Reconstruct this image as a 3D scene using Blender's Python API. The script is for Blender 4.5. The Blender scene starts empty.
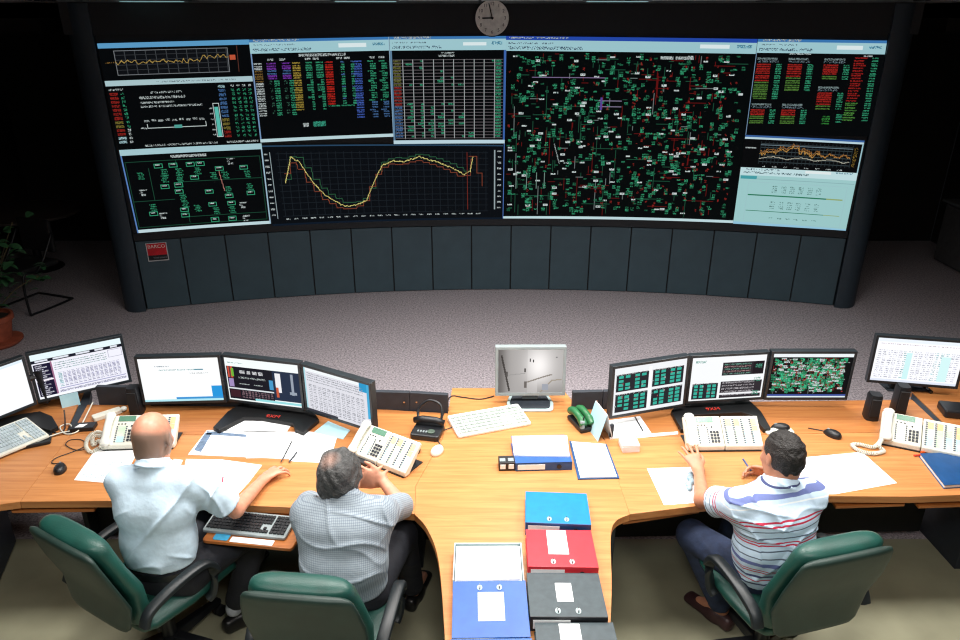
import bpy, bmesh, math, random
import numpy as np
from mathutils import Vector, Matrix

SC = bpy.context.scene
COL = SC.collection
PI = math.pi
rng = random.Random(7)

# ------------------------------------------------------------------ camera
FPX, TILT, CAMH = 720.0, math.radians(22.8), 2.95
cam_d = bpy.data.cameras.new('camera')
cam_d.sensor_width = 36.0
cam_d.lens = FPX / 960 * 36.0
cam_d.clip_end = 60
cam = bpy.data.objects.new('camera', cam_d)
COL.objects.link(cam)
cam.location = (0, 0, CAMH)
cam.rotation_euler = (PI / 2 - TILT, 0, 0)
SC.camera = cam

# ------------------------------------------------------------------ view, world, lamps
SC.view_settings.view_transform = 'Standard'
SC.view_settings.look = 'None'
SC.view_settings.gamma = 1.0
SC.view_settings.exposure = 0.0
SC.view_settings.use_curve_mapping = False
SC.cycles.use_denoising = True
SC.cycles.filter_width = 1.2
SC.cycles.max_bounces = 6
SC.cycles.caustics_reflective = False
SC.cycles.caustics_refractive = False

w = bpy.data.worlds.new('World')
SC.world = w
w.use_nodes = True
w.node_tree.nodes['Background'].inputs[0].default_value = (0.5, 0.55, 0.62, 1)
w.node_tree.nodes['Background'].inputs[1].default_value = 0.012


def lamp(name, x, y, z, sx, sy, power, spread=150, color=(1, .97, .93)):
    d = bpy.data.lights.new(name, 'AREA')
    d.shape = 'RECTANGLE'
    d.size, d.size_y = sx, sy
    d.energy = power
    d.color = color
    d.spread = math.radians(spread)
    o = bpy.data.objects.new(name, d)
    COL.objects.link(o)
    o.location = (x, y, z)
    return o


# recessed ceiling luminaires in a row over the operators' desks
for lx, pw in ((-1.75, 22), (-0.6, 42), (0.55, 44), (1.7, 36), (2.85, 16)):
    lamp('desk_row_lamp', lx, 3.0, 3.05, 0.6, 0.6, pw, 160)
# a second, weaker row behind the operators
for lx, pw in ((-1.6, 27), (0.0, 30), (1.6, 29)):
    lamp('rear_row_lamp', lx, 0.7, 3.05, 0.6, 0.6, pw, 140)

# a third row over the carpet between the desks and the video wall
for lx, pw in ((-1.1, 23), (0.4, 34), (1.9, 28)):
    lamp('carpet_row_lamp', lx, 4.6, 3.05, 0.6, 0.6, pw, 125)

# ------------------------------------------------------------------ helpers


def at(px, py, z=0.74):
    """World point at height z that the photograph shows at pixel (px, py)."""
    x, u = (px - 480) / FPX, (320 - py) / FPX
    c, s = math.cos(TILT), math.sin(TILT)
    d = Vector((x, c + s * u, -s + c * u))
    t = (z - CAMH) / d.z
    return Vector((0, 0, CAMH)) + d * t


def at_y(px, py, Y):
    x, u = (px - 480) / FPX, (320 - py) / FPX
    c, s = math.cos(TILT), math.sin(TILT)
    d = Vector((x, c + s * u, -s + c * u))
    return Vector((0, 0, CAMH)) + d * (Y / d.y)


def lin(c):
    c = np.asarray(c, float) / 255.0
    return np.where(c <= 0.04045, c / 12.92, ((c + 0.055) / 1.055) ** 2.4)


def rgba(c):
    l = lin(c)
    return (float(l[0]), float(l[1]), float(l[2]), 1.0)


MATS = {}


def mat(name, color, rough=0.5, metal=0.0, emit=None, strength=1.0, noise=0.08, nscale=18.0, bump=0.0, bscale=60.0,
        coat=0.0, spec=0.5, stretch=(1, 1, 1), alpha=None):
    """Procedural surface: base colour broken up by object-space noise, optional noise relief."""
    if name in MATS:
        return MATS[name]
    m = bpy.data.materials.new(name)
    m.use_nodes = True
    nt = m.node_tree
    b = nt.nodes['Principled BSDF']
    b.inputs['Roughness'].default_value = rough
    b.inputs['Metallic'].default_value = metal
    b.inputs['Coat Weight'].default_value = coat
    b.inputs['Coat Roughness'].default_value = 0.15
    b.inputs['Specular IOR Level'].default_value = spec
    tc = nt.nodes.new('ShaderNodeTexCoord')
    mp = nt.nodes.new('ShaderNodeMapping')
    mp.inputs['Scale'].default_value = stretch
    nt.links.new(tc.outputs['Object'], mp.inputs['Vector'])
    nz = nt.nodes.new('ShaderNodeTexNoise')
    nz.inputs['Scale'].default_value = nscale
    nz.inputs['Detail'].default_value = 4
    nt.links.new(mp.outputs[0], nz.inputs['Vector'])
    rp = nt.nodes.new('ShaderNodeValToRGB')
    l = lin(color)
    a, z = np.clip(l * (1 - noise * 2), 0, 1), np.clip(l * (1 + noise * 2), 0, 1)
    rp.color_ramp.elements[0].position = 0.3
    rp.color_ramp.elements[1].position = 0.7
    rp.color_ramp.elements[0].color = (*map(float, a), 1)
    rp.color_ramp.elements[1].color = (*map(float, z), 1)
    nt.links.new(nz.outputs[0], rp.inputs[0])
    nt.links.new(rp.outputs[0], b.inputs['Base Color'])
    if bump:
        n2 = nt.nodes.new('ShaderNodeTexNoise')
        n2.inputs['Scale'].default_value = bscale
        n2.inputs['Detail'].default_value = 3
        nt.links.new(mp.outputs[0], n2.inputs['Vector'])
        bp = nt.nodes.new('ShaderNodeBump')
        bp.inputs['Strength'].default_value = bump
        bp.inputs['Distance'].default_value = 0.01
        nt.links.new(n2.outputs[0], bp.inputs['Height'])
        nt.links.new(bp.outputs[0], b.inputs['Normal'])
    if emit is not None:
        b.inputs['Emission Color'].default_value = rgba(emit)
        b.inputs['Emission Strength'].default_value = strength
    MATS[name] = m
    return m


def wood_mat(name, c1, c2, rot=0.0, rough=0.38):
    m = bpy.data.materials.new(name)
    m.use_nodes = True
    nt = m.node_tree
    b = nt.nodes['Principled BSDF']
    b.inputs['Roughness'].default_value = rough
    b.inputs['Specular IOR Level'].default_value = 0.4
    tc = nt.nodes.new('ShaderNodeTexCoord')
    mp = nt.nodes.new('ShaderNodeMapping')
    mp.inputs['Rotation'].default_value = (0, 0, rot)
    mp.inputs['Scale'].default_value = (0.9, 16, 16)
    nt.links.new(tc.outputs['Object'], mp.inputs['Vector'])
    n1 = nt.nodes.new('ShaderNodeTexNoise')
    n1.inputs['Scale'].default_value = 2.2
    n1.inputs['Detail'].default_value = 6
    n1.inputs['Roughness'].default_value = 0.62
    n1.inputs['Distortion'].default_value = 0.6
    nt.links.new(mp.outputs[0], n1.inputs['Vector'])
    rp = nt.nodes.new('ShaderNodeValToRGB')
    rp.color_ramp.elements[0].position = 0.34
    rp.color_ramp.elements[1].position = 0.66
    rp.color_ramp.elements[0].color = rgba(c1)
    rp.color_ramp.elements[1].color = rgba(c2)
    nt.links.new(n1.outputs[0], rp.inputs[0])
    nt.links.new(rp.outputs[0], b.inputs['Base Color'])
    MATS[name] = m
    return m


def attr_mat(name, emissive, strength=1.0, rough=0.5, attr='print'):
    """Flat print: the colour of each small cell of a sheet or a screen comes from the mesh attribute."""
    m = bpy.data.materials.new(name)
    m.use_nodes = True
    nt = m.node_tree
    b = nt.nodes['Principled BSDF']
    b.inputs['Roughness'].default_value = rough
    at_ = nt.nodes.new('ShaderNodeAttribute')
    at_.attribute_name = attr
    if emissive:
        b.inputs['Base Color'].default_value = (0.001, 0.001, 0.001, 1)
        b.inputs['Specular IOR Level'].default_value = 0.05
        nt.links.new(at_.outputs['Color'], b.inputs['Emission Color'])
        b.inputs['Emission Strength'].default_value = strength
    else:
        nt.links.new(at_.outputs['Color'], b.inputs['Base Color'])
    MATS[name] = m
    return m


class MB:
    """Collects verts and faces of one mesh object."""

    def __init__(self):
        self.v, self.f = [], []

    def add(self, vs, fs):
        n = len(self.v)
        self.v += [tuple(map(float, p)) for p in vs]
        self.f += [tuple(i + n for i in f) for f in fs]
        return self

    def box(self, c, s, rot=None):
        x, y, z = s[0] / 2, s[1] / 2, s[2] / 2
        vs = [Vector(p) for p in ((-x, -y, -z), (x, -y, -z), (x, y, -z), (-x, y, -z), (-x, -y, z), (x, -y, z), (x, y, z), (-x, y, z))]
        if rot is not None:
            vs = [rot @ p for p in vs]
        vs = [p + Vector(c) for p in vs]
        return self.add(vs, [(0, 3, 2, 1), (4, 5, 6, 7), (0, 1, 5, 4), (1, 2, 6, 5), (2, 3, 7, 6), (3, 0, 4, 7)])

    def prism(self, poly, z0, z1):
        n = len(poly)
        ar = sum(poly[i][0] * poly[(i + 1) % n][1] - poly[(i + 1) % n][0] * poly[i][1] for i in range(n))
        if ar < 0:
            poly = list(poly)[::-1]
        vs = [(p[0], p[1], z0) for p in poly] + [(p[0], p[1], z1) for p in poly]
        fs = [tuple(range(n))[::-1], tuple(range(n, 2 * n))]
        fs += [(i, (i + 1) % n, n + (i + 1) % n, n + i) for i in range(n)]
        return self.add(vs, fs)

    def extrude(self, poly3, d):
        """A planar polygon in space thickened along d."""
        n = len(poly3)
        d = Vector(d)
        vs = [Vector(p) for p in poly3] + [Vector(p) + d for p in poly3]
        nrm = Vector((0, 0, 0))
        for i in range(n):
            nrm += vs[i].cross(vs[(i + 1) % n])
        a, b = tuple(range(n)), tuple(range(n, 2 * n))
        sides = [(i, (i + 1) % n, n + (i + 1) % n, n + i) for i in range(n)]
        if nrm.dot(d) > 0:
            return self.add(vs, [a[::-1], b] + sides)
        return self.add(vs, [a, b[::-1]] + [s[::-1] for s in sides])

    def loft(self, rings, caps=True, closed=True):
        k = len(rings[0])
        vs = [p for r in rings for p in r]
        fs = []
        for i in range(len(rings) - 1):
            for j in range(k if closed else k - 1):
                j2 = (j + 1) % k
                fs.append((i * k + j, i * k + j2, (i + 1) * k + j2, (i + 1) * k + j))
        if caps:
            fs.append(tuple(range(k))[::-1])
            fs.append(tuple(range((len(rings) - 1) * k, len(rings) * k)))
        return self.add(vs, fs)

    def lathe(self, prof, n=24, c=(0, 0, 0)):
        rings = [[(c[0] + r * math.cos(2 * PI * j / n), c[1] + r * math.sin(2 * PI * j / n), c[2] + z) for j in range(n)] for r, z in prof]
        return self.loft(rings)

    def cyl(self, c, r, h, n=20):
        return self.lathe([(r, 0), (r, h)], n, c)

    def tube(self, pts, r, n=8, flat=None, up=(0, 0, 1)):
        pts = [Vector(p) for p in pts]
        rings = []
        N = None
        for i, p in enumerate(pts):
            t = (pts[min(i + 1, len(pts) - 1)] - pts[max(i - 1, 0)])
            t = t.normalized() if t.length > 1e-9 else Vector((0, 0, 1))
            if N is None:
                N = Vector(up) if abs(t.dot(Vector(up))) < 0.95 else Vector((1, 0, 0))
            N = (N - t * N.dot(t)).normalized()
            B = t.cross(N)
            rr = r[i] if isinstance(r, (list, tuple)) else r
            a, b = (rr, rr) if flat is None else (rr * flat[0], rr * flat[1])
            rings.append([p + N * (a * math.cos(2 * PI * j / n)) + B * (b * math.sin(2 * PI * j / n)) for j in range(n)])
        return self.loft(rings)

    def sweep(self, pts, prof, up=(0, 0, 1)):
        """Sweep a closed 2D profile [(side, up)] along a path."""
        pts = [Vector(p) for p in pts]
        rings = []
        for i, p in enumerate(pts):
            t = (pts[min(i + 1, len(pts) - 1)] - pts[max(i - 1, 0)]).normalized()
            S = t.cross(Vector(up)).normalized()
            U = S.cross(t)
            rings.append([p + S * a + U * b for a, b in prof])
        return self.loft(rings)

    def ball(self, c, r, nu=16, nv=10, cut=None):
        rx, ry, rz = (r, r, r) if not isinstance(r, (tuple, list)) else r
        rings = []
        lo = -PI / 2 if cut is None else cut
        for i in range(nv + 1):
            a = lo + (PI / 2 - lo) * i / nv
            ca = max(math.cos(a), 0.02)
            rings.append([(c[0] + rx * ca * math.cos(2 * PI * j / nu), c[1] + ry * ca * math.sin(2 * PI * j / nu), c[2] + rz * math.sin(a)) for j in range(nu)])
        return self.loft(rings)

    def build(self, name, m, parent=None, loc=(0, 0, 0), rotz=0.0, smooth=False, bevel=0.0, seg=2, kind=None):
        me = bpy.data.meshes.new(name)
        me.from_pydata(self.v, [], self.f)
        me.materials.append(m)
        if smooth:
            me.polygons.foreach_set('use_smooth', [True] * len(me.polygons))
            if smooth != 'all':
                me.set_sharp_from_angle(angle=math.radians(50))
        o = bpy.data.objects.new(name, me)
        COL.objects.link(o)
        o.location = loc
        o.rotation_euler = (0, 0, rotz)
        if parent is not None:
            o.parent = parent
        if bevel:
            bm_ = o.modifiers.new('bevel', 'BEVEL')
            bm_.width, bm_.segments, bm_.limit_method, bm_.angle_limit = bevel, seg, 'ANGLE', math.radians(40)
        if kind:
            o['kind'] = kind
        return o


def tag(o, label, cat, group=None, kind=None):
    o['label'], o['category'] = label, cat
    if group:
        o['group'] = group
    if kind:
        o['kind'] = kind
    return o


def thing(name, label, cat, loc=(0, 0, 0), rotz=0.0, group=None):
    o = bpy.data.objects.new(name, None)
    o.empty_display_size = 0.05
    COL.objects.link(o)
    o.location = loc
    o.rotation_euler = (0, 0, rotz)
    return tag(o, label, cat, group)


def struct(o):
    o['kind'] = 'structure'
    return o


def text(name, body, m, parent, size, loc, rot, extrude=0.0008, align='CENTER'):
    c = bpy.data.curves.new(name, 'FONT')
    c.body = body
    c.size = size
    c.extrude = extrude
    c.align_x = align
    c.align_y = 'CENTER'
    c.materials.append(m)
    o = bpy.data.objects.new(name, c)
    COL.objects.link(o)
    bpy.context.view_layer.update()
    me = bpy.data.meshes.new_from_object(o.evaluated_get(bpy.context.evaluated_depsgraph_get()))
    bpy.data.objects.remove(o)
    if not me.materials:
        me.materials.append(m)
    o = bpy.data.objects.new(name, me)
    COL.objects.link(o)
    o.location = loc
    o.rotation_euler = rot
    if parent is not None:
        o.parent = parent
    return o


def rounded(poly, radii, n=8):
    """Round the corners of a 2D polygon; radii per corner."""
    out = []
    k = len(poly)
    for i in range(k):
        p, a, b = Vector(poly[i][:2]), Vector(poly[i - 1][:2]), Vector(poly[(i + 1) % k][:2])
        r = radii[i] if isinstance(radii, (list, tuple)) else radii
        if r <= 0:
            out.append(p)
            continue
        u, v = (a - p).normalized(), (b - p).normalized()
        ang = u.angle(v)
        d = min(r / math.tan(ang / 2), 0.49 * min((a - p).length, (b - p).length))
        p0, p1 = p + u * d, p + v * d
        for j in range(n + 1):
            t = j / n
            out.append(p0 * (1 - t) ** 2 + p * 2 * t * (1 - t) + p1 * t ** 2)
    return [(q.x, q.y) for q in out]


def bez(pts, n=24):
    """Catmull-Rom through points."""
    pts = [Vector(p) for p in pts]
    out = []
    for i in range(len(pts) - 1):
        p0, p1, p2, p3 = pts[max(i - 1, 0)], pts[i], pts[i + 1], pts[min(i + 2, len(pts) - 1)]
        for j in range(n):
            t = j / n
            out.append(0.5 * ((2 * p1) + (p2 - p0) * t + (2 * p0 - 5 * p1 + 4 * p2 - p3) * t * t + (3 * p1 - p0 - 3 * p2 + p3) * t ** 3))
    out.append(pts[-1])
    return out


# ------------------------------------------------------------------ flat print


class Ras:
    """A small raster that is printed on a sheet or shown on a screen, one mesh cell per pixel."""

    def __init__(self, w, h, scale, bg=(6, 8, 10)):
        self.s = scale
        self.W, self.H = int(w * scale), int(h * scale)
        self.a = np.zeros((self.H, self.W, 3), np.float32)
        self.a[:] = bg
        self.r = np.random.RandomState(int(w * 7 + h * 13))

    def rect(self, x0, y0, x1, y1, c):
        s = self.s
        X0, X1 = int(round(x0 * s)), max(int(round(x1 * s)), int(round(x0 * s)) + 1)
        Y0, Y1 = int(round(y0 * s)), max(int(round(y1 * s)), int(round(y0 * s)) + 1)
        self.a[max(Y0, 0):max(Y1, 0), max(X0, 0):max(X1, 0)] = c

    def txt(self, x, y, w, h, c, fill=0.62):
        """A run of illegible characters."""
        s = self.s
        X0, X1, Y0, Y1 = int(x * s), int((x + w) * s), int(y * s), max(int((y + h) * s), int(y * s) + 1)
        X1, Y1 = min(X1, self.W), min(Y1, self.H)
        if X1 <= X0 or Y1 <= Y0:
            return
        m = self.r.rand(Y1 - Y0, X1 - X0) < fill
        sub = self.a[Y0:Y1, X0:X1]
        k = (0.6 + 0.4 * self.r.rand(*m.shape))[..., None]
        sub[m] = (np.asarray(c, np.float32) * k)[m]

    def line(self, pts, c, th=1):
        for (x0, y0), (x1, y1) in zip(pts[:-1], pts[1:]):
            n = int(max(abs(x1 - x0), abs(y1 - y0)) * self.s * 1.5) + 1
            for i in range(n + 1):
                t = i / n
                X, Y = int((x0 + (x1 - x0) * t) * self.s), int((y0 + (y1 - y0) * t) * self.s)
                if 0 <= X < self.W and 0 <= Y < self.H:
                    self.a[Y:Y + th, X:X + th] = c

    def frame(self, x0, y0, x1, y1, c):
        self.line([(x0, y0), (x1, y0), (x1, y1), (x0, y1), (x0, y0)], c)


def print_mesh(name, ras, fn, m, parent=None):
    """fn(u, v) -> point arrays, u to the right, v downwards in 0..1."""
    W, H = ras.W, ras.H
    u, v = np.meshgrid(np.linspace(0, 1, W + 1), np.linspace(0, 1, H + 1))
    co = np.stack(fn(u.ravel(), v.ravel()), 1).astype(np.float32)
    i = np.arange(H * W)
    r, c = i // W, i % W
    a = r * (W + 1) + c
    q = np.stack([a, a + W + 1, a + W + 2, a + 1], 1).astype(np.int32)
    me = bpy.data.meshes.new(name)
    me.vertices.add(len(co))
    me.vertices.foreach_set('co', co.ravel())
    me.loops.add(q.size)
    me.loops.foreach_set('vertex_index', q.ravel())
    me.polygons.add(len(q))
    me.polygons.foreach_set('loop_start', np.arange(0, q.size, 4, dtype=np.int32))
    at_ = me.attributes.new('print', 'FLOAT_COLOR', 'FACE')
    colr = np.ones((H * W, 4), np.float32)
    colr[:, :3] = lin(ras.a.reshape(-1, 3))
    at_.data.foreach_set('color', colr.ravel())
    me.materials.append(m)
    me.update()
    me.validate()
    o = bpy.data.objects.new(name, me)
    COL.objects.link(o)
    if parent is not None:
        o.parent = parent
    return o


def bilin(P00, P10, P11, P01):
    """Quad TL, TR, BR, BL -> mapping for print_mesh."""
    P00, P10, P11, P01 = [np.asarray(p, float) for p in (P00, P10, P11, P01)]

    def fn(u, v):
        u, v = u[:, None], v[:, None]
        p = P00 * (1 - u) * (1 - v) + P10 * u * (1 - v) + P11 * u * v + P01 * (1 - u) * v
        return p[:, 0], p[:, 1], p[:, 2]
    return fn

# ------------------------------------------------------------------ materials
M = {}
M['wood'] = wood_mat('beech_top', (174, 112, 63), (196, 135, 81))
M['wood_dark'] = wood_mat('beech_rear', (160, 98, 52), (184, 122, 69), rot=0.04)
M['wood_edge'] = wood_mat('beech_edge', (158, 92, 42), (186, 114, 58))
M['black'] = mat('black_plastic', (22, 24, 28), 0.42)
M['black_matte'] = mat('black_matte', (16, 17, 20), 0.7)
M['charcoal'] = mat('charcoal_panel', (38, 44, 52), 0.6)
M['bezel'] = mat('monitor_bezel', (30, 37, 42), 0.38)
M['silver'] = mat('silver_plastic', (134, 144, 146), 0.35, noise=0.03)
M['silver_light'] = mat('pale_silver_plastic', (170, 190, 192), 0.35, noise=0.03)
M['white_pl'] = mat('white_plastic', (222, 224, 218), 0.4, noise=0.03)
M['ivory_pl'] = mat('ivory_plastic', (212, 212, 200), 0.42, noise=0.03)
M['paper'] = mat('white_paper', (236, 238, 240), 0.8, noise=0.015)
M['paper_blue'] = mat('pale_blue_paper', (172, 214, 226), 0.8, noise=0.03)
M['steel'] = mat('steel', (170, 172, 175), 0.25, 1.0)
M['slate'] = mat('slate_panel', (56, 76, 86), 0.55, noise=0.04, nscale=6)
M['slate_dark'] = mat('slate_column', (40, 52, 62), 0.5, noise=0.04)
M['fascia'] = mat('dark_fascia', (15, 19, 25), 0.6)
M['green_leather'] = mat('green_leather', (23, 70, 62), 0.42, noise=0.1, nscale=9, bump=0.12, bscale=220)
M['green_shell'] = mat('green_back_shell', (27, 47, 42), 0.5, noise=0.08, bump=0.08, bscale=260)
M['arm_grey'] = mat('grey_arm_plastic', (25, 31, 34), 0.45)
M['print'] = attr_mat('printed_sheet', False, rough=0.8)
M['wall_screen'] = attr_mat('projection_screen', True, 0.92, rough=0.6)
M['desk_screen'] = attr_mat('monitor_screen', True, 1.05, rough=0.5)
M['lcd'] = mat('green_lcd', (86, 128, 108), 0.25, noise=0.04)
M['red'] = mat('red_board', (206, 44, 56), 0.4, noise=0.05)
M['blue'] = mat('blue_board', (36, 84, 156), 0.4, noise=0.05)
M['navy'] = mat('navy_board', (24, 70, 120), 0.4, noise=0.06)
M['cyan'] = mat('light_blue_board', (10, 118, 172), 0.4, noise=0.04)
M['grey_board'] = mat('grey_board', (60, 71, 76), 0.45, noise=0.08, nscale=30)
M['logo_red'] = mat('logo_red', (190, 50, 40), 0.5)
M['pot'] = mat('terracotta', (150, 74, 50), 0.7, noise=0.1)
M['soil'] = mat('soil', (40, 30, 24), 0.95, noise=0.3, nscale=60)
M['leaf'] = mat('plant_leaf', (56, 104, 66), 0.4, noise=0.25, nscale=8)
M['stem'] = mat('plant_stem', (70, 62, 40), 0.7)

# ------------------------------------------------------------------ room
WCX, WCY, WR = 0.324, -4.82, 12.75            # plan circle of the curved video wall
YB, XL, XR, ZC = 9.95, -6.3, 6.45, 3.1

carpet = mat('carpet', (132, 121, 124), 0.95, noise=0.0)
nt = carpet.node_tree
nz = [n for n in nt.nodes if n.type == 'TEX_NOISE'][0]
nz.inputs['Scale'].default_value = 58
nz.inputs['Detail'].default_value = 6
nz.inputs['Roughness'].default_value = 0.75
rp = [n for n in nt.nodes if n.type == 'VALTORGB'][0]
rp.color_ramp.elements[0].color = rgba((100, 95, 101))
rp.color_ramp.elements[1].color = rgba((198, 188, 194))
rp.color_ramp.elements[0].position, rp.color_ramp.elements[1].position = 0.36, 0.64
vinyl = mat('vinyl_floor', (150, 148, 124), 0.45, noise=0.07, nscale=3)
M['dark_wall'] = mat('dark_wall', (34, 31, 30), 0.85, noise=0.06, nscale=2)
M['dark_ceiling'] = mat('ceiling_tile', (190, 190, 186), 0.9, noise=0.04)

struct(MB().box((0.07, 6.8, -0.05), (12.75, 6.5, 0.1)).build('floor', carpet))
struct(MB().box((0.07, 1.0, -0.05), (12.75, 5.1, 0.1)).build('floor', vinyl))
struct(MB().box((0.07, YB + 0.1, 1.55), (12.75, 0.2, 3.1)).build('wall_back', M['dark_wall']))
struct(MB().box((XL - 0.1, 4.2, 1.55), (0.2, 11.5, 3.1)).build('wall_left', M['dark_wall']))
struct(MB().box((XR + 0.1, 4.2, 1.55), (0.2, 11.5, 3.1)).build('wall_right', M['dark_wall']))
struct(MB().box((0.07, -1.6, 1.55), (12.75, 0.2, 3.1)).build('wall_front', M['dark_wall']))
ceil = struct(MB().box((0.07, 4.2, ZC + 0.1), (12.75, 11.5, 0.2)).build('ceiling', M['dark_ceiling']))
b = MB()
for i in range(9):                      # exposed grid of the suspended ceiling
    b.box((-5.4 + i * 1.35, 7.6, ZC - 0.004), (0.025, 4.6, 0.012))
b.build('ceiling_grid', M['black_matte'], ceil)
struct(MB().box((-5.55, 9.2, 2.87), (1.5, 1.4, 0.14)).build('trim_1', M['dark_wall']))
struct(MB().box((5.75, 9.2, 2.87), (1.3, 1.4, 0.14)).build('trim_2', M['dark_wall']))

# ------------------------------------------------------------------ video wall


def on_wall(px, py, dr=0.0):
    lo, hi = 3.0, 12.0
    for _ in range(50):
        m_ = (lo + hi) / 2
        p = at_y(px, py, m_)
        if math.hypot(p.x - WCX, p.y - WCY) < WR + dr:
            lo = m_
        else:
            hi = m_
    p = at_y(px, py, lo)
    return math.atan2(p.x - WCX, p.y - WCY), p.z


def wp(a, r, z):
    return (WCX + (WR + r) * math.sin(a), WCY + (WR + r) * math.cos(a), z)


A0, _ = on_wall(147, 308)
A1, _ = on_wall(833, 306)
ZB, ZT = 0.80, 2.80
vw = thing('video_wall', 'long curved video wall of eight lit display windows above slate grey base panels', 'video wall', (WCX, WCY + WR, 0))
vo = Vector(vw.location)


def arc_slab(a0, a1, z0, z1, r0, r1, n=4):
    """Piece of a curved wall; r0 is the face towards the room."""
    bb = MB()
    rings = []
    for i in range(n + 1):
        a = a0 + (a1 - a0) * i / n
        rings.append([Vector(p) - vo for p in (wp(a, r0, z0), wp(a, r1, z0), wp(a, r1, z1), wp(a, r0, z1))])
    bb.loft(rings)
    return bb


NP = 17
for i in range(NP):                      # base cladding
    a0 = A0 + (A1 - A0) * i / NP
    a1 = A0 + (A1 - A0) * (i + 1) / NP
    g = 0.0006
    arc_slab(a0 + g, a1 - g, 0.012, ZB - 0.03, rng.uniform(0.0, 0.004), 0.03, 3).build('base_panel', M['slate'], vw)
arc_slab(A0, A1, 0.0, ZB, 0.03, 0.6, 24).build('base_core', M['black_matte'], vw)
arc_slab(A0, A1, ZB - 0.02, ZB + 0.06, -0.004, 0.3, 24).build('lower_rail', M['fascia'], vw)
NC = 6
for j in range(2):                       # projection cubes
    for i in range(NC):
        a0 = A0 + (A1 - A0) * i / NC
        a1 = A0 + (A1 - A0) * (i + 1) / NC
        z0 = ZB + 0.06 + (ZT - ZB - 0.06) * j / 2
        z1 = ZB + 0.06 + (ZT - ZB - 0.06) * (j + 1) / 2
        arc_slab(a0, a1, z0, z1, 0.012, 0.6, 4).build('projection_cube', M['black_matte'], vw)
arc_slab(A0 - 0.02, A1 + 0.02, ZT, ZC - 0.015, 0.002, 0.6, 28).build('top_fascia', M['fascia'], vw)
arc_slab(A0 - 0.02, A1 + 0.02, ZC - 0.02, ZC, -0.03, 0.6, 28).build('top_rail', mat('rail_metal', (120, 130, 132), 0.3, 0.8), vw)
for sgn, ae in ((-1, A0), (1, A1)):      # rounded end columns
    ring = []
    for k in range(13):
        t = PI * k / 12
        ring.append((ae + sgn * (0.0006 + 0.0145 * math.sin(t / 2) ** 2 * 1.0), -0.05 + 0.55 * (1 - math.cos(t / 2)) + 0.02))
    ring = [(ae + sgn * 0.0006, -0.04), (ae + sgn * 0.006, -0.05), (ae + sgn * 0.0115, -0.03), (ae + sgn * 0.0155, 0.02), (ae + sgn * 0.018, 0.10),
            (ae + sgn * 0.019, 0.22), (ae + sgn * 0.019, 0.6), (ae + sgn * 0.0006, 0.6)]
    rings = [[Vector(wp(a, r, z)) - vo for a, r in ring] for z in (0.0, ZT, ZC - 0.03)]
    MB().loft(rings if sgn > 0 else [r[::-1] for r in rings]).build('end_column', M['slate_dark'], vw, smooth=True)

CY = (176, 214, 222)
GR, RD, YL, WH, BL_, PU = (52, 156, 116), (150, 36, 30), (130, 118, 52), (196, 206, 206), (72, 112, 164), (122, 54, 170)


def toolbar(r, w, dark=True, title=(60, 120, 180), tt=0.32):
    r.rect(0, 0, w, 2.6, title)
    r.txt(4, 0.6, w * tt, 1.4, WH, 0.5)
    r.rect(0, 2.6, w, 13, (160, 202, 210))
    r.txt(3, 5, w * 0.3, 1.6, (90, 110, 130), 0.3)
    r.txt(3, 9, w * 0.42, 2.4, (70, 96, 120), 0.35)
    r.rect(w * 0.63, 5.5, w * 0.83, 9, (222, 236, 238))
    r.txt(w * 0.88, 5.5, w * 0.09, 3, (90, 160, 190), 0.6)


def win_chart():                          # top left trend
    r = Ras(152, 40, 1.5)
    r.rect(0, 0, 152, 5.2, (92, 156, 200))
    r.rect(14, 8, 128, 34, (14, 16, 20))
    for i in range(12):
        r.line([(14 + i * 10.3, 8), (14 + i * 10.3, 34)], (66, 70, 74))
    for j in range(6):
        r.line([(14, 8 + j * 5.2), (128, 8 + j * 5.2)], (50, 52, 56))
    r.frame(14, 8, 128, 34, (120, 124, 128))
    pts = [(14 + i, 21 + 1.4 * math.sin(i * 0.9) + r.r.uniform(-1.6, 1.6) - (4 if i > 84 else 0)) for i in range(0, 115, 2)]
    r.line(pts, (168, 140, 74))
    r.txt(4, 20, 9, 1.45, (150, 110, 50), 0.5)
    r.rect(130, 16, 136, 21, (190, 84, 56))
    r.line([(138, 6), (138, 34)], (90, 50, 40))
    return r


def win_status():
    r = Ras(148, 70, 1.5)
    r.rect(0, 0, 148, 5.6, (172, 200, 206))
    r.txt(50, 2, 80, 1.45, (120, 140, 150), 0.4)
    for i in range(13):
        c = RD if i < 7 or i in (9, 10) else YL if i < 9 else CY
        r.txt(2, 12 + i * 4.1, 8, 2.8, c, 0.8)
        r.txt(13, 12 + i * 4.1, 3, 2.6, GR if i < 9 else WH, 0.5)
    r.txt(2, 8, 14, 2.4, WH)
    for k, (x, y, l) in enumerate(((42, 12, 32), (30, 17, 46), (30, 22, 34), (30, 26, 62))):
        r.txt(x, y, l, 2.6, WH, 0.55)
    r.line([(33, 45), (33, 49), (93, 49), (93, 44)], WH)
    r.rect(60, 47, 68, 50, (80, 160, 150))
    for i in range(9):
        r.txt(31 + i * 7, 41 - (i % 2), 5, 2.2, WH, 0.7)
    r.txt(26, 48, 6, 2.2, WH)
    r.txt(26, 66, 76, 2.6, WH, 0.45)
    r.rect(104, 30, 108, 61, (90, 190, 176))
    r.frame(103, 26, 109, 61, WH)
    for i in range(6):
        r.txt(99, 31 + i * 5.5, 3, 1.45, WH)
    for i in range(13):
        r.txt(111, 8 + i * 4.3, 7, 3, CY if i == 0 else BL_ if i < 8 else YL if i < 11 else RD, 0.75)
        for k in range(4):
            r.txt(124 + k * 6, 8 + i * 4.3, 3.4, 2.6, WH if i == 0 else GR, 0.5)
    r.txt(112, 66, 34, 2.4, WH, 0.6)
    return r


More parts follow.
